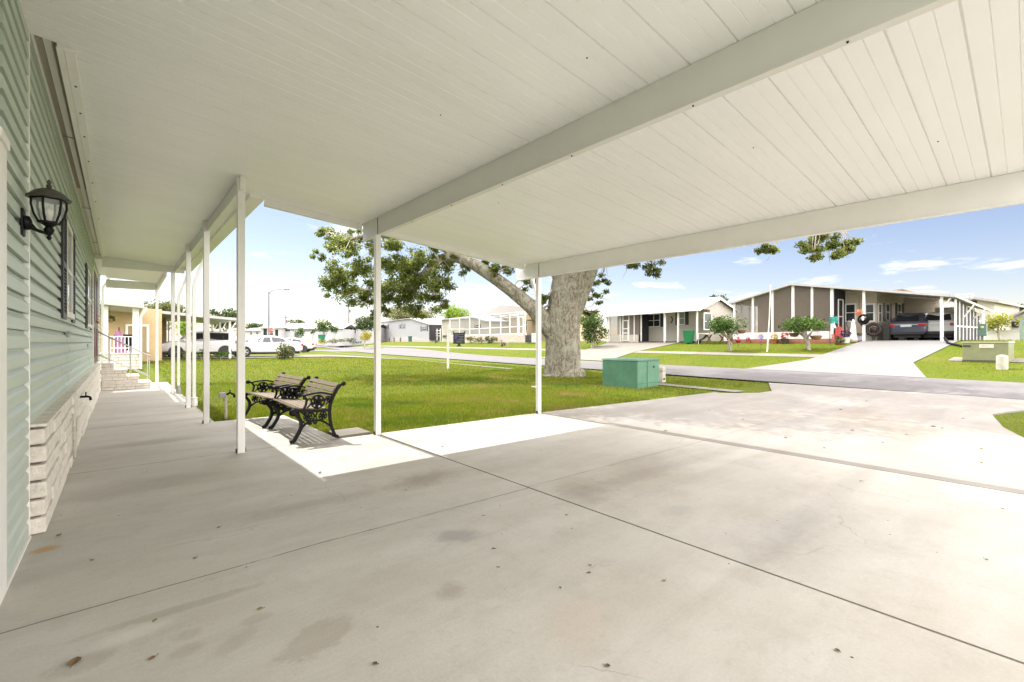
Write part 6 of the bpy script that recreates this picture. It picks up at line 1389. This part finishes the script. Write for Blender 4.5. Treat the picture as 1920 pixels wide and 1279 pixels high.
# far stick figures of the white house garden are shrubs in dark pots
for px in (730, 739, 751):
    q = onp(px, 34); o = thing('potted_plant', {730: 'leftmost small dark potted shrub below the white house', 739: 'middle small dark potted shrub below the white house', 751: 'rightmost small dark potted shrub below the white house'}[px], 'potted plant', q, 0, 'dark potted shrubs below the white house')
    MB().lathe([(.15, 0), (.2, .3), (.15, .3)], 10).build('pot', mat('pot_clay', (.35, .14, .07), .6), o); leaves('foliage', [((0, 0, .65), (.2, .2, .4), 90)], DKG, o, size=.16)
# ------------------------------------------------------------------ dry leaves on the concrete
LF = [mat('dry_leaf_a', (.17, .10, .04), .8, var=.3, scale=30), mat('dry_leaf_b', (.10, .075, .035), .8), mat('dry_leaf_c', (.16, .17, .05), .8)]
pts = [(140, 1243, 2.4), (110, 1005, 1.5), (172, 1052, 1.2), (365, 1048, 1), (410, 990, 1), (487, 1143, 1.2), (600, 887, 1.2), (1062, 967, 1), (1248, 808, 1.6), (1473, 821, 1.5), (1576, 768, 1.6), (1598, 807, 1.6), (1750, 800, 2), (1766, 803, 1.2), (1614, 903, 1.1), (1570, 1221, 1), (1105, 1075, 1), (1245, 1090, 1), (1107, 1061, .8), (1139, 1250, 1), (1493, 754, 1.4), (1393, 787, 1.2), (1625, 752, 1.2), (1840, 842, 1.3), (1840, 868, 1), (1806, 785, 1.2), (1700, 815, 1), (1850, 1050, .8), (925, 1030, 1), (905, 968, .9), (935, 1065, .7), (1050, 1103, .7), (290, 1165, 1.1), (285, 1236, 1.2), (703, 1246, 1), (830, 838, 1), (1545, 840, 1), (1655, 830, 1.1), (1700, 760, 1), (1330, 770, 1), (1880, 955, .9), (760, 920, .9)]
dirs = {}
for i, (px, py, sc_) in enumerate(pts):
    q = G(px, py); L_ = .025*sc_*(1 if py > 900 else 1.7); a = random.uniform(0, 6.28)
    V_ = []
    for u, w in ((-.5, 0), (-.2, .2), (.15, .24), (.5, 0), (.15, -.24), (-.2, -.2)): V_.append((u*L_, w*L_*1.5, .003+abs(w)*L_*.5 + (.25*u*u)*L_))
    V_.append((0, 0, .002)); mb = MB(); mb.v = V_ ; mb.f = [(6, k_, (k_+1) % 6) for k_ in range(6)]
    mb.tube([(.5*L_, 0, .004), (.8*L_, .02*L_, .01)], .0012, 4)
    o = mb.build('fallen_leaf', LF[i % 3]); o.location = (q.x, q.y, q.z+.001); o.rotation_euler = (0, 0, a)
    where = 'under the carport roof' if q.x < 6.2 and q.y < 6.3 else 'on the open driveway'
    tag(o, ('dry curled leaf lying on the concrete ' + where), 'leaf', 'dry leaves scattered on the concrete ' + where)
# ------------------------------------------------------------------ sky, sun, camera
W = bpy.data.worlds.new('World'); S.world = W; W.use_nodes = True; nt = W.node_tree; N = nt.nodes; L = nt.links; bg = N['Background']
ELV = R(54)
sk_ = N.new('ShaderNodeTexSky'); sk_.sky_type = 'NISHITA'; sk_.sun_disc = False; sk_.sun_elevation = ELV; sk_.sun_rotation = 0.0
sk_.air_density = SKY_AIR; sk_.dust_density = SKY_DUST; sk_.ozone_density = SKY_OZ; sk_.altitude = 0
tc = N.new('ShaderNodeTexCoord'); sx = N.new('ShaderNodeSeparateXYZ'); L.new(tc.outputs['Generated'], sx.inputs[0])
def m2(op, a, b=None):
    n = N.new('ShaderNodeMath'); n.operation = op
    for i, v in enumerate((a, b)):
        if v is None: continue
        if isinstance(v, (int, float)): n.inputs[i].default_value = v
        else: L.new(v, n.inputs[i])
    return n.outputs[0]
zz = m2('ADD', m2('MAXIMUM', sx.outputs[2], 0.0), .09); cx_ = m2('DIVIDE', sx.outputs[0], zz); cy_ = m2('DIVIDE', sx.outputs[1], zz)
cb_ = N.new('ShaderNodeCombineXYZ'); L.new(cx_, cb_.inputs[0]); L.new(cy_, cb_.inputs[1])
nz = N.new('ShaderNodeTexNoise'); nz.inputs['Scale'].default_value = 1.15; nz.inputs['Detail'].default_value = 8; nz.inputs['Roughness'].default_value = .56; nz.inputs['Distortion'].default_value = .25; L.new(cb_.outputs[0], nz.inputs['Vector'])
rp = N.new('ShaderNodeValToRGB'); rp.color_ramp.elements[0].position = .56; rp.color_ramp.elements[1].position = .70; L.new(nz.outputs['Fac'], rp.inputs['Fac'])
mx = N.new('ShaderNodeMix'); mx.data_type = 'RGBA'; L.new(m2('MULTIPLY', rp.outputs['Color'], .85), mx.inputs[0]); L.new(sk_.outputs['Color'], mx.inputs[6]); mx.inputs[7].default_value = CLOUD
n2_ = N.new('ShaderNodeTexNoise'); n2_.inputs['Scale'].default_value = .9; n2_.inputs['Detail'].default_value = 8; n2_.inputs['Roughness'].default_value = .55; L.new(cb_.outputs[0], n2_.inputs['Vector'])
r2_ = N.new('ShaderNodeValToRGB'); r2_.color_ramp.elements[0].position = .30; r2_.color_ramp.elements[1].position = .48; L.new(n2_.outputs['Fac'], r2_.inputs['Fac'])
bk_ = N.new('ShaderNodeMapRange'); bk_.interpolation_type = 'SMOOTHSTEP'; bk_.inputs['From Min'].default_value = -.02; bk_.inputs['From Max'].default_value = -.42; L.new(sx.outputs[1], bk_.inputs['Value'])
mx2 = N.new('ShaderNodeMix'); mx2.data_type = 'RGBA'; oh_ = N.new('ShaderNodeMapRange'); oh_.interpolation_type = 'SMOOTHSTEP'; oh_.inputs['From Min'].default_value = .36; oh_.inputs['From Max'].default_value = .62; oh_.inputs['To Max'].default_value = FILL_OVERHEAD; L.new(sx.outputs[2], oh_.inputs['Value'])
L.new(m2('MULTIPLY', r2_.outputs['Color'], m2('MAXIMUM', bk_.outputs[0], oh_.outputs[0])), mx2.inputs[0]); L.new(mx.outputs[2], mx2.inputs[6]); mx2.inputs[7].default_value = FILL_CLOUD; mx = mx2  # added fill clouds behind the camera and overhead, outside the view
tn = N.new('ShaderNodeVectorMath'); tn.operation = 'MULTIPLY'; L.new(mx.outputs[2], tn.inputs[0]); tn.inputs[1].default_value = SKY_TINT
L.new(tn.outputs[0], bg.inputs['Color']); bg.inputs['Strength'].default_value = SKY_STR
su = bpy.data.lights.new('sun', 'SUN'); su.energy = SUN_STR; su.angle = R(.55); su.color = (1.0, .975, .93)
so = bpy.data.objects.new('sun', su); C.objects.link(so); so.rotation_euler = (-(math.pi/2-ELV), 0, 0)
ca = bpy.data.cameras.new('camera'); co = bpy.data.objects.new('camera', ca); C.objects.link(co); S.camera = co
ca.sensor_width = 36; ca.lens = F/1920*36; ca.shift_y = (HY-639.5)/1920; ca.clip_end = 6000; ca.clip_start = .05
co.location = (0, 0, CH); co.rotation_euler = (math.pi/2, 0, -YAW)
S.view_settings.view_transform = 'Standard'; S.view_settings.look = 'None'; S.view_settings.gamma = 1; S.view_settings.exposure = EXPO
S.render.engine = 'CYCLES'; cyc = S.cycles; cyc.max_bounces = 12; cyc.diffuse_bounces = 7; cyc.glossy_bounces = 4; cyc.transparent_max_bounces = 16; cyc.use_denoising = True
cyc.sample_clamp_indirect = 8
